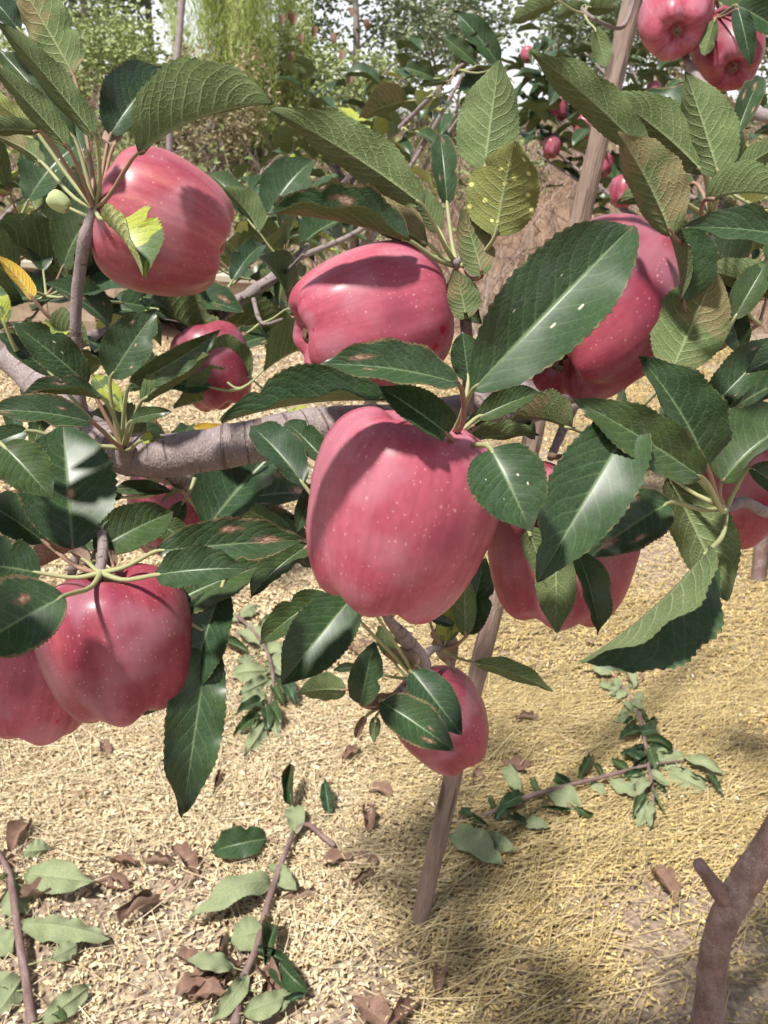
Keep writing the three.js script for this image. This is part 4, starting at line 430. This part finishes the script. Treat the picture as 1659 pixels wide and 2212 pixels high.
bough('cut bough with hanging wilted leaves beyond the long dark drooping leaf',
  [[[[1, 1380, 690, 0.04], [1, 1470, 770, 0.04], [1, 1560, 900, 0.04], [1, 1595, 1080, 0.035], [1, 1575, 1180, 0.03], [1, 1550, 1290, 0.02]], [0.0055, 0.005, 0.0045, 0.004, 0.0025]]],
  [[1, 1545, 1290, 1420, 1492, 0.42, 'U'], [1, 1505, 1250, 1360, 1370, 0.4, 'T'], [1, 1545, 1180, 1370, 1265, 0.4, 'T'], [1, 1575, 1060, 1390, 1155, 0.45, 'U'], [1, 1560, 1010, 1350, 1040, 0.4, 'U'], [1, 1540, 870, 1395, 785, 0.6, 'U'], [1, 1450, 900, 1310, 850, 0.6, 'T'], [1, 1400, 700, 1505, 640, 0.5, 'U'], [1, 1500, 785, 1625, 700, 0.5, 'U'], [1, 1560, 870, 1680, 920, 0.7, 'U'], [1, 1580, 930, 1690, 1040, 0.6, 'U'], [1, 1560, 1230, 1625, 1400, 0.4, 'U'], [1, 1540, 1220, 1560, 1380, 0.4, 'T'], [2, 120, 950, 235, 1030, 0.7, 'U'], [2, 170, 1060, 275, 1195, 0.55, 'T'], [2, 100, 740, 155, 690, 0.6, 'U'], [2, 110, 1200, 190, 1340, 0.5, 'T'], [1, 1530, 1300, 1460, 1380, 0.5, 'T'], [1, 1600, 1100, 1660, 1200, 0.6, 'T'], [1, 1550, 1150, 1400, 1200, 0.5, 'U'], [1, 1420, 720, 1330, 700, 0.5, 'U'], [1, 1480, 930, 1380, 960, 0.5, 'U']]);
bough('cut bough with curled leaves on the litter below the long dark leaf',
  [[[[4, 1370, 1680, 0.015], [4, 1420, 1400, 0.02], [4, 1500, 1200, 0.025], [4, 1560, 950, 0.03], [5, 180, 745, 0.035], [5, 250, 560, 0.03], [5, 290, 450, 0.02]], [0.0075, 0.007, 0.0065, 0.006, 0.005, 0.0035]], [[[5, 270, 520, 0.03], [5, 340, 490, 0.03], [5, 430, 560, 0.03], [5, 502, 622, 0.02]], [0.004, 0.005, 0.0055, 0.006]]],
  [[5, 250, 370, 262, 160, 0.75, 'T', 3, 0.05], [5, 272, 555, 268, 375, 0.72, 'U'], [5, 470, 430, 440, 218, 0.4, 'T', 0, 0.05], [4, 1560, 575, 1236, 640, 0.55, 'T', 0], [5, 170, 745, 285, 885, 0.5, 'U'], [5, 185, 780, 112, 735, 0.7, 'U'], [4, 1590, 842, 1118, 1055, 0.26, 'U'], [4, 1535, 1110, 1335, 1170, 0.8, 'U'], [4, 1360, 1330, 1088, 1290, 0.36, 'U', 0, 0.04], [5, 160, 1075, 92, 1330, 0.75, 'T', 1], [5, 190, 1310, 350, 1475, 0.75, 'T'], [5, 250, 1490, 55, 1645, 0.5, 'U'], [5, 220, 1555, 325, 1490, 0.7, 'T'], [4, 1430, 1390, 1230, 1668, 0.4, 'U'], [4, 1420, 1610, 1662, 1520, 0.5, 'U'], [5, 60, 1220, 250, 1330, 0.5, 'T']]);
bough('cut bough in the lower left corner with pale leaf undersides up',
  [[[[4, 190, 1680, 0.015], [4, 150, 1400, 0.02], [4, 110, 1150, 0.03], [4, 80, 920, 0.035], [4, 45, 765, 0.03], [4, -30, 640, 0.02]], [0.0075, 0.007, 0.0065, 0.006, 0.005]]],
  [[4, 140, 655, 292, 640, 0.85, 'U'], [4, 165, 795, 545, 838, 0.42, 'U', 0, 0.03], [4, 60, 880, 160, 1030, 0.9, 'U'], [4, 130, 1090, 645, 1160, 0.26, 'U'], [4, 455, 1195, 300, 1290, 0.6, 'U'], [4, -60, 1120, 70, 1260, 0.8, 'U'], [4, 130, 1400, -20, 1620, 0.7, 'U'], [4, 250, 1665, 535, 1440, 0.35, 'U'], [4, 300, 1600, 390, 1680, 0.5, 'T'], [4, 60, 1480, -40, 1400, 0.7, 'U'], [4, 20, 830, -60, 1000, 0.6, 'T', 4]]);
{ // dry brown leaves shed from the tree, each lying where it fell
  const r = rng(321), spots = [[4, 120, 580], [4, 620, 70], [4, 960, 25], [4, 1270, 260], [4, 720, 720], [4, 940, 735], [4, 1080, 705], [4, 700, 855], [4, 990, 840], [4, 1190, 860], [4, 1350, 790], [4, 820, 1020], [4, 240, 920], [4, 1240, 1350], [4, 1150, 1400], [4, 1210, 1500], [4, 1590, 1440], [4, 1480, 490], [4, 1330, 520], [4, 1210, 530], [4, 1400, 1020], [5, 730, 330], [5, 700, 470], [5, 560, 555], [5, 520, 720], [5, 640, 730], [5, 680, 840], [5, 310, 930], [5, 130, 1440], [5, 670, 1500], [5, 720, 1625], [5, 900, 1630], [5, 1110, 1420], [5, 1340, 240], [5, 1570, 160], [5, 600, 85], [5, 1250, 1270], [6, 1060, 870], [3, 620, 840], [3, 900, 1050], [3, 250, 1300], [3, 360, 1560], [2, 1530, 710], [2, 590, 1500], [2, 1620, 1300], [1, 700, 1300], [1, 960, 1440], [3, 900, 960], [2, 600, 890], [4, 150, 700], [4, 1100, 1300], [4, 1290, 1280], [4, 640, 840], [4, 1240, 880], [4, 1040, 860], [4, 1130, 1450], [4, 1260, 1420], [4, 1310, 1360], [4, 1190, 1330], [4, 880, 960], [4, 60, 690], [5, 330, 900], [5, 600, 690], [4, 1480, 860], [5, 760, 300], [2, 640, 860]];
  for (const [k, x, y] of spots) { const c = Z(k, x, y, 0.012), a = r() * 6.28, L = 0.05 + r() * 0.035, fo = 10 + r() * 45, be = (r() - 0.35) * 2.6, g = leafGeometry({ L, ratio: 0.5 + r() * 0.2, fold: R(fo), bend: be, cup: r() * 1.3, wave: 0.06, twist: (r() - 0.5) * 1.2, seed: 700 + x + y }); g.translate(0, -L / 2, 0);
    const o = mesh('fallen_leaf', g, LEAFMAT[5]); o.position.copy(c); o.quaternion.setFromEuler(new THREE.Euler((r() < 0.6 ? -1 : 1) * PI / 2 + (r() - 0.5) * 0.7, 0, 0)).premultiply(new THREE.Quaternion().setFromAxisAngle(V(0, 1, 0), a));
    const where = k === 4 ? (x > 1000 ? (y > 950 ? 'under the cut bough of curled leaves' : 'between the long dark leaf and the curled bough') : y < 200 ? 'below the two lower left apples' : 'between the two cut boughs at the lower left') : k === 5 ? (x < 400 ? 'close to the cut bough of curled leaves' : y > 1200 ? 'in front of the stake near the bottom edge' : x > 1200 ? 'beside the long cut bough' : 'to the left of the stake') : k === 3 || k === 6 ? 'near the long cut bough on the right' : 'on the straw beyond the hanging apples';
    add(o, 'fallen_leaf', (L > 0.074 ? 'large ' : L < 0.058 ? 'small ' : '') + (Math.abs(be) > 1 ? 'rolled' : fo > 35 ? 'folded' : 'cupped') + ' dry brown leaf lying ' + where, 'leaf', 'dry brown leaves fallen on the litter'); } }
{ const g = new THREE.Group(); g.position.copy(Z(3, 450, 1340)).setY(0); mesh('stalk', tubeGeometry([[3, 560, 1265], [3, 530, 1310], [3, 450, 1345], [3, 470, 1390], [3, 560, 1430], [3, 640, 1448]].map((p) => Z(...p, 0.012).sub(g.position)), [0.005, 0.0042, 0.0035, 0.003, 0.0025, 0.0015], 8, 30, 0.1, 5), M('bleached_stalk', { color: new THREE.Color().setRGB(0.6, 0.45, 0.34), roughness: 0.8 }), g); add(g, 'dry_stalk', 'bleached hook shaped dry stalk on the straw right of the stake', 'stalk'); }

// ---------------------------------------------------------------- apple trees further back
const loLeaves = [0, 1, 2, 3, 4, 5].map((k) => leafGeometry({ L: 0.085, ratio: 0.5 + 0.03 * k, fold: R(10 + 5 * k), bend: 0.3 + 0.15 * k, cup: 0.2, wave: 0.02, twist: (k - 2.5) * 0.15, seed: 900 + k, lo: true }));
const rB = rng(5150);
function farAppleTree(label, foot, trunkRows, clusters, leafKinds) {
  const g = new THREE.Group(); g.position.copy(foot).setY(0); const at = (p) => p.clone().sub(g.position), tops = trunkRows.map((p) => at(p));
  mesh('trunk', tubeGeometry([V(0, -0.05, 0), ...tops], [0.024, 0.02, 0.016, 0.012], 12, 30, 0.12, 5), trunkMat, g);
  const hub = trunkRows[trunkRows.length - 1], mid = trunkRows[Math.max(0, trunkRows.length - 2)];
  for (const [x, y, d, n, spread] of clusters) {
    const c = P(x, y, d), from = rB() < 0.5 ? hub : mid, kink = from.clone().lerp(c, 0.5).add(V((rB() - 0.5) * 0.1, 0.05 * rB(), (rB() - 0.5) * 0.1));
    mesh('branch', tubeGeometry([at(from), at(kink), at(c)], [0.011, 0.007, 0.003], 7, 14, 0.15, n), barkMat, g);
    for (let i = 0; i < n * 1.2; i++) { const p = c.clone().add(V((rB() - 0.5), (rB() - 0.5), (rB() - 0.5)).multiplyScalar(spread)), away = p.clone().sub(c).setY(0).add(V((rB() - 0.5) * 0.1, 0, (rB() - 0.5) * 0.1)).normalize(), y_ = away.clone().add(V(0, 0.5 - rB() * 1.3, 0)).normalize(), n_ = V((rB() - 0.5) * 0.9, 1, (rB() - 0.5) * 0.9);
      const l = mesh('leaf', loLeaves[Math.floor(rB() * 6)], LEAFMAT[leafKinds[Math.floor(rB() * leafKinds.length)]], g); l.applyMatrix4(frame(y_, n_).scale(V(1, 1, 1).multiplyScalar(0.9 + 0.5 * rB())).setPosition(at(p))); }
    if (rB() < 0.6) { const s = c.clone().add(V((rB() - 0.5), (rB() - 0.5) * 0.6, (rB() - 0.5)).multiplyScalar(spread)); mesh('branch', tubeGeometry([at(c), at(c.clone().lerp(s, 0.6).add(V(0, 0.03, 0))), at(s)], [0.003, 0.0024, 0.0014], 6, 10, 0.1, n), barkMat, g); }
  }
  return add(g, 'apple_tree', label, 'tree');
}
const spread = (list, jitter) => list;
farAppleTree('fruiting apple tree beyond the leaning stake, against the sky', G(1640, 1262), [P(1643, 1160, 2.62), P(1640, 900, 2.6), P(1560, 620, 2.65), P(1480, 420, 2.7)],
  [[1180, 120, 2.9, 9, 0.22], [1215, 190, 2.8, 19, 0.26], [1260, 110, 3.0, 8, 0.22], [1180, 240, 2.8, 19, 0.26], [1235, 270, 2.7, 20, 0.26], [1170, 340, 2.7, 9, 0.22], [1290, 210, 2.8, 10, 0.24], [1330, 330, 2.6, 14, 0.25], [1360, 140, 2.9, 8, 0.22], [1400, 200, 2.8, 9, 0.22], [1390, 420, 2.5, 12, 0.24], [1330, 400, 2.6, 8, 0.2], [1440, 240, 2.7, 12, 0.25], [1500, 180, 2.9, 9, 0.22], [1560, 260, 2.7, 12, 0.25], [1640, 200, 2.9, 10, 0.25], [1620, 300, 2.6, 12, 0.25], [1680, 350, 2.6, 10, 0.25], [1480, 330, 2.6, 10, 0.24], [1560, 400, 2.5, 10, 0.24], [1430, 520, 2.5, 8, 0.2], [1650, 480, 2.5, 9, 0.24], [1150, 290, 2.8, 12, 0.22], [1560, 560, 2.4, 8, 0.2]], [0, 0, 0, 1, 2]);
farAppleTree('apple tree with bluish leaves behind the upper middle shoot', G(800, 1010), [P(802, 900, 2.75), P(790, 720, 2.6), P(770, 560, 2.5), P(760, 430, 2.4)],
  [[590, 420, 2.2, 7, 0.16], [620, 470, 2.1, 9, 0.18], [560, 540, 2.0, 7, 0.16], [650, 380, 2.3, 6, 0.16], [690, 440, 2.2, 8, 0.17], [650, 560, 2.1, 7, 0.17], [740, 290, 2.3, 10, 0.17], [700, 215, 2.3, 9, 0.15], [830, 240, 2.4, 9, 0.18], [660, 290, 2.4, 5, 0.14], [780, 350, 2.2, 7, 0.16], [870, 330, 2.2, 8, 0.17], [920, 290, 2.2, 6, 0.15], [880, 180, 2.4, 6, 0.14], [830, 160, 2.5, 4, 0.13], [1000, 240, 2.5, 5, 0.16]], [0, 0, 0, 0, 0, 0, 0, 2, 4]);
farAppleTree('apple tree at the frame edge behind the striped apple', G(-140, 1120), [P(-120, 900, 2.5), P(-80, 640, 2.3), P(-20, 500, 2.2)],
  [[20, 420, 2.1, 8, 0.2], [90, 460, 2.0, 9, 0.2], [40, 520, 1.9, 8, 0.18], [130, 520, 1.9, 6, 0.16], [150, 420, 2.2, 6, 0.18], [-20, 470, 2.0, 8, 0.2], [90, 390, 2.3, 5, 0.16], [170, 480, 2.0, 5, 0.14]], [0, 0, 0, 0, 1, 4]);
[[1140, 118, 2.85, 0.05, 'pink apple catching the light high in the tree beyond the stake'], [1192, 318, 2.65, 0.06, 'small red apple low among the leaves left of the stake'], [1262, 272, 2.7, 0.075, 'dark red apple touching the left edge of the leaning stake'], [1208, 236, 2.8, 0.07, 'dusky apple deep in shade left of the leaning stake'], [1300, 355, 2.55, 0.07, 'red apple just right of the leaning stake'], [1348, 412, 2.4, 0.085, 'bright red apple between the stake and the upper right leaves'], [1372, 385, 2.5, 0.06, 'red apple above the bright one right of the stake'], [1412, 195, 2.75, 0.05, 'dark apple in leaf shade high right of the stake'], [1536, 185, 2.8, 0.05, 'small pink apple below the shaded corner apple'], [1705, 262, 2.6, 0.07, 'red apple at the frame edge below the grey twig'], [118, 545, 1.95, 0.078, 'red apple in front of the block wall behind the upright twig'], [2, 400, 2.1, 0.05, 'dark red apple cut by the frame edge beside the striped one'], [447, 645, 1.6, 0.05, 'small red apple seen just below the striped apple']].forEach(([x, y, d, dia, label], i) => apple('apple', P(x, y, d), dia, 1, [(i % 3 - 1) * 0.2, 0.95, -0.1], i * 50, i % 2, 30 + i, label, P(x + (i % 3 - 1) * 8, y - dia * 1.0 * F / d, d + 0.01), { lo: true, group: 'apples on the trees further back' }));

// ---------------------------------------------------------------- brush on the slope
const blade = (() => { const g = new THREE.PlaneGeometry(0.006, 0.32, 1, 3), p = g.attributes.position; for (let i = 0; i < p.count; i++) { const t = p.getY(i) / 0.32 + 0.5; p.setXYZ(i, p.getX(i) * (1 - 0.8 * t), t * 0.32, 0.11 * t * t); } g.computeVertexNormals(); return g; })();
const rH = rng(2727), hillAt = (x, z) => Math.max(hillY(x, z), -0.1);
function onHill(n, x0, x1, z0, z1, f) { const out = []; for (let i = 0; i < n; i++) { const z = lerp(z0, z1, rH()), x = lerp(x0, x1, rH()); f(x, hillAt(x, z), z, out); } return out; }
const grassMat = M('dry_grass_blade', { roughness: 0.9, side: THREE.DoubleSide });
add(instanced('dry_grass', blade, grassMat, onHill(30000, -7, 7, -14, WALLZ - 0.15, (x, y, z, out) => { const c = fbm(x * 1.1 + 9, z * 1.1 + 9, 500); dummy.position.set(x, y - 0.02, z); dummy.rotation.set((rH() - 0.5) * 1.7, rH() * 6.3, (rH() - 0.5) * 1.7); const s = 0.5 + rH() * 0.9; dummy.scale.set(1.1, s, s); dummy.updateMatrix(); out.push([dummy.matrix.clone(), c > 0.56 && rH() < 0.7 ? mixc([0.17, 0.2, 0.07], [0.32, 0.34, 0.14], rH()) : mixc([0.15, 0.095, 0.075], [0.50, 0.39, 0.29], Math.pow(rH(), 1.3))]); })), 'dry_grass', 'dry tan grass covering the slope above the wall', 'grass', null, 'stuff');
const stick = tubeGeometry([V(0, 0, 0), V(0.02, 0.25, 0.03), V(-0.03, 0.55, 0.02)], [0.006, 0.004, 0.002], 5, 6);
add(instanced('brushwood', stick, M('brushwood_bark', { roughness: 0.9 }), onHill(2600, -6, 6, -12, WALLZ - 0.15, (x, y, z, out) => { dummy.position.set(x, y - 0.03, z); dummy.rotation.set((rH() - 0.5) * 2.4, rH() * 6.3, (rH() - 0.5) * 2.4); const s = 0.6 + rH(); dummy.scale.set(s, s, s); dummy.updateMatrix(); out.push([dummy.matrix.clone(), mixc([0.14, 0.085, 0.075], [0.5, 0.4, 0.35], rH())]); })), 'brushwood', 'tangle of bare brushwood sticks across the slope', 'brushwood', null, 'stuff');
const smallLeaf = chipGeometry(0.05, 0.09, 0.5, 70), weedMat = M('weed_leaf', { roughness: 0.9, transmission: 0.3, thickness: 0, side: THREE.DoubleSide });
add(instanced('weeds', smallLeaf, weedMat, onHill(17000, -6, 5.5, -12.5, -8.2, (x, y, z, out) => { const c = fbm(x * 0.8 + 50, z * 0.8 + 50, 510) + (x < -1 ? 0.08 : -0.02); if (c < 0.5) return; dummy.position.set(x, y + rH() * rH() * 0.75, z); dummy.rotation.set(rH() * 6, rH() * 6, rH() * 6); const s = 0.45 + rH() * 0.6; dummy.scale.set(s, s, s); dummy.updateMatrix(); out.push([dummy.matrix.clone(), mixc([0.15, 0.21, 0.05], [0.34, 0.38, 0.14], rH())]); })), 'weeds', 'pale green weeds growing in patches up the slope', 'weeds', null, 'stuff');
{ // feathery yellow green shrub
  const c = P(520, 300, 9.2), y0 = hillAt(c.x, c.z), g = new THREE.Group(); g.position.set(c.x, y0, c.z); const needles = [], ng = new THREE.PlaneGeometry(0.006, 0.075, 1, 1).translate(0, 0.035, 0);
  for (let k = 0; k < 34; k++) { const a = rH() * 6.28, r0 = 0.1 + 0.5 * rH(), b = V(Math.cos(a) * r0, 0, Math.sin(a) * r0), h = 1.7 + rH() * 1.1, tip = b.clone().multiplyScalar(1.45).add(V((rH() - 0.5) * 0.35, h, (rH() - 0.5) * 0.3)), mid = b.clone().lerp(tip, 0.5).add(V((rH() - 0.5) * 0.15, 0, 0)), curve = new THREE.CatmullRomCurve3([b, mid, tip]);
    mesh('stem', tubeGeometry([b.clone().setY(-0.1), mid, tip], [0.008, 0.006, 0.002], 5, 12), shootMat, g);
    for (let i = 0; i < 900; i++) { const t = Math.pow(rH(), 0.7), p = curve.getPoint(t).add(V((rH() - 0.5), (rH() - 0.5) * 0.6, (rH() - 0.5)).multiplyScalar(0.28 * (1.15 - t * 0.75))); dummy.position.copy(p); dummy.rotation.set((rH() - 0.5) * 1.8, rH() * 6.3, (rH() - 0.5) * 1.8); dummy.scale.setScalar(0.6 + rH() * 0.8); dummy.updateMatrix(); needles.push([dummy.matrix.clone(), mixc([0.30, 0.40, 0.08], [0.52, 0.58, 0.20], rH())]); } }
  instanced('foliage', ng, M('feathery_leaf', { roughness: 0.95, transmission: 0.35, thickness: 0, side: THREE.DoubleSide }), needles, g); add(g, 'feathery_shrub', 'tall feathery yellow green shrub on the slope', 'shrub'); }
// trees standing on the slope
function slopeTree(label, x, y, d, h, crown, n, tone, size, o = {}) {
  const f = P(x, y, d), foot = V(f.x, hillAt(f.x, f.z), f.z), g = new THREE.Group(); g.position.copy(foot); const list = [], bark = M('slope_tree_bark', { color: new THREE.Color().setRGB(...(o.bark ?? [0.2, 0.17, 0.14])), roughness: 0.9 });
  mesh('trunk', tubeGeometry([V(0, -0.1, 0), V(0.08, h * 0.4, 0.03), V(-0.05, h * 0.75, 0), V(0.06, h, 0)], [0.06, 0.045, 0.03, 0.012].map((q) => q * (o.thick ?? 1)), 10, 24, 0.15, 3), bark, g);
  for (let k = 0; k < crown.k; k++) { const a = rH() * 6.28, y0 = h * (0.25 + 0.65 * rH()), e = V(Math.cos(a) * crown.r * (0.5 + 0.5 * rH()), y0 + 0.3 + 0.5 * rH(), Math.sin(a) * crown.r * 0.8 * (0.5 + 0.5 * rH())), s = V(0.04, y0, 0), m = s.clone().lerp(e, 0.5).add(V(0, -0.08 + rH() * 0.15, 0)), cv = new THREE.CatmullRomCurve3([s, m, e]);
    mesh('branch', tubeGeometry([s, m, e], [0.022, 0.014, 0.005].map((q) => q * (o.thick ?? 1)), 6, 10, 0.1, k), bark, g);
    for (let i = 0; i < n / crown.k; i++) { const p = cv.getPoint(0.25 + 0.8 * rH() > 1 ? 1 : 0.3 + 0.7 * rH()).add(V(rH() + rH() + rH() - 1.5, (rH() + rH() + rH() - 1.5) * 0.8, rH() + rH() + rH() - 1.5).multiplyScalar(crown.c)); dummy.position.copy(p); dummy.rotation.set(rH() * 6, rH() * 6, rH() * 6); dummy.scale.setScalar(size * (0.6 + rH() * 0.8)); dummy.updateMatrix(); list.push([dummy.matrix.clone(), mixc(tone[0], tone[1], rH())]); } }
  instanced('crown', smallLeaf, weedMat, list, g);
  for (const [wx, wy, wd] of o.withered ?? []) { const l = mesh('withered_leaf', loLeaves[Math.floor(rH() * 6)], LEAFMAT[5], g); l.applyMatrix4(frame(V((rH() - 0.5), -1, (rH() - 0.5)), V(rH() - 0.5, 0.2, 1)).scale(V(1.5, 1.3, 1.5)).setPosition(P(wx, wy, wd).sub(foot))); }
  return add(g, 'slope_tree', label, 'tree', 'trees on the slope'); }
const dark = [[0.06, 0.10, 0.045], [0.17, 0.22, 0.11]], grey = [[0.13, 0.18, 0.09], [0.28, 0.33, 0.18]], fresh = [[0.2, 0.27, 0.08], [0.38, 0.43, 0.17]], tan = [[0.28, 0.22, 0.12], [0.42, 0.35, 0.2]];
slopeTree('grey green tree behind the leaves of the striped apple spur', 200, 250, 11.5, 2.6, { k: 14, r: 1.5, c: 0.42 }, 4500, grey, 0.85);
slopeTree('dark leaved tree filling the gap left of the feathery shrub', 330, 230, 12.5, 3.2, { k: 13, r: 1.4, c: 0.42 }, 5000, dark, 0.85);
slopeTree('small leaved tree with withered pink brown leaves behind the upper middle shoot', 760, 250, 11, 2.9, { k: 16, r: 1.35, c: 0.40 }, 6500, dark, 0.7, { bark: [0.36, 0.31, 0.28], withered: [[610, 30, 8], [625, 22, 8], [640, 30, 8], [683, 55, 8], [655, 70, 8], [720, 70, 8], [780, 135, 8], [755, 15, 8], [790, 40, 8], [630, 110, 8], [742, 108, 8], [760, 160, 8]] });
slopeTree('loose pale green bush below the gap of white sky', 930, 270, 10.5, 1.7, { k: 12, r: 1.0, c: 0.34 }, 3000, grey, 0.7, { thick: 0.5, bark: [0.42, 0.36, 0.28] });
slopeTree('thin tan bush rising beside the gap of white sky', 985, 220, 12, 2.7, { k: 8, r: 0.5, c: 0.25 }, 1300, tan, 0.6, { thick: 0.4, bark: [0.45, 0.38, 0.28] });
slopeTree('low mixed bush on the slope behind the leaning stake', 1270, 280, 11, 1.25, { k: 12, r: 1.1, c: 0.34 }, 3500, grey, 0.75, { thick: 0.5 });
slopeTree('tan green bush on the slope behind the upper right leaves', 1480, 260, 11.5, 1.3, { k: 12, r: 1.2, c: 0.35 }, 3500, tan, 0.75, { thick: 0.5 });
slopeTree('green bush on the slope at the frame edge, upper right', 1690, 260, 11, 1.6, { k: 12, r: 1.2, c: 0.35 }, 3500, fresh, 0.75, { thick: 0.5 });
slopeTree('bright green bush at the foot of the feathery shrub', 600, 330, 9.4, 0.7, { k: 9, r: 0.6, c: 0.22 }, 1600, fresh, 0.6, { thick: 0.4 });
slopeTree('fresh green bush on the slope above the striped apple', 330, 300, 9.2, 0.8, { k: 10, r: 0.7, c: 0.25 }, 2200, fresh, 0.6, { thick: 0.4 });
slopeTree('fresh green thicket on the slope behind the upright leaf of the striped apple', 170, 330, 9.5, 0.6, { k: 10, r: 0.9, c: 0.26 }, 1800, fresh, 0.6, { thick: 0.4 });
slopeTree('straw coloured thicket on the slope right of the slender pole', 450, 350, 8.6, 0.6, { k: 9, r: 0.7, c: 0.22 }, 1500, tan, 0.5, { thick: 0.4 });
slopeTree('pale straw green thicket below the small leaved tree', 740, 330, 9.6, 0.6, { k: 10, r: 0.9, c: 0.26 }, 1800, fresh, 0.6, { thick: 0.4 });
{ const f = P(362, 345, 7.9), g = new THREE.Group(); g.position.set(f.x, hillAt(f.x, f.z), f.z); const q = (x, y) => P(x, y, 7.9).sub(g.position); mesh('shaft', tubeGeometry([V(0, -0.15, 0), q(366, 290), q(377, 180), q(386, 90), q(394, -20), q(398, -80)], [0.032, 0.032, 0.036, 0.035, 0.032], 10, 50, 0.12, 9), twigMat, g); add(g, 'bare_pole', 'slender dark bare pole standing on the slope above the striped apple', 'pole'); }

renderer.render(scene, camera);
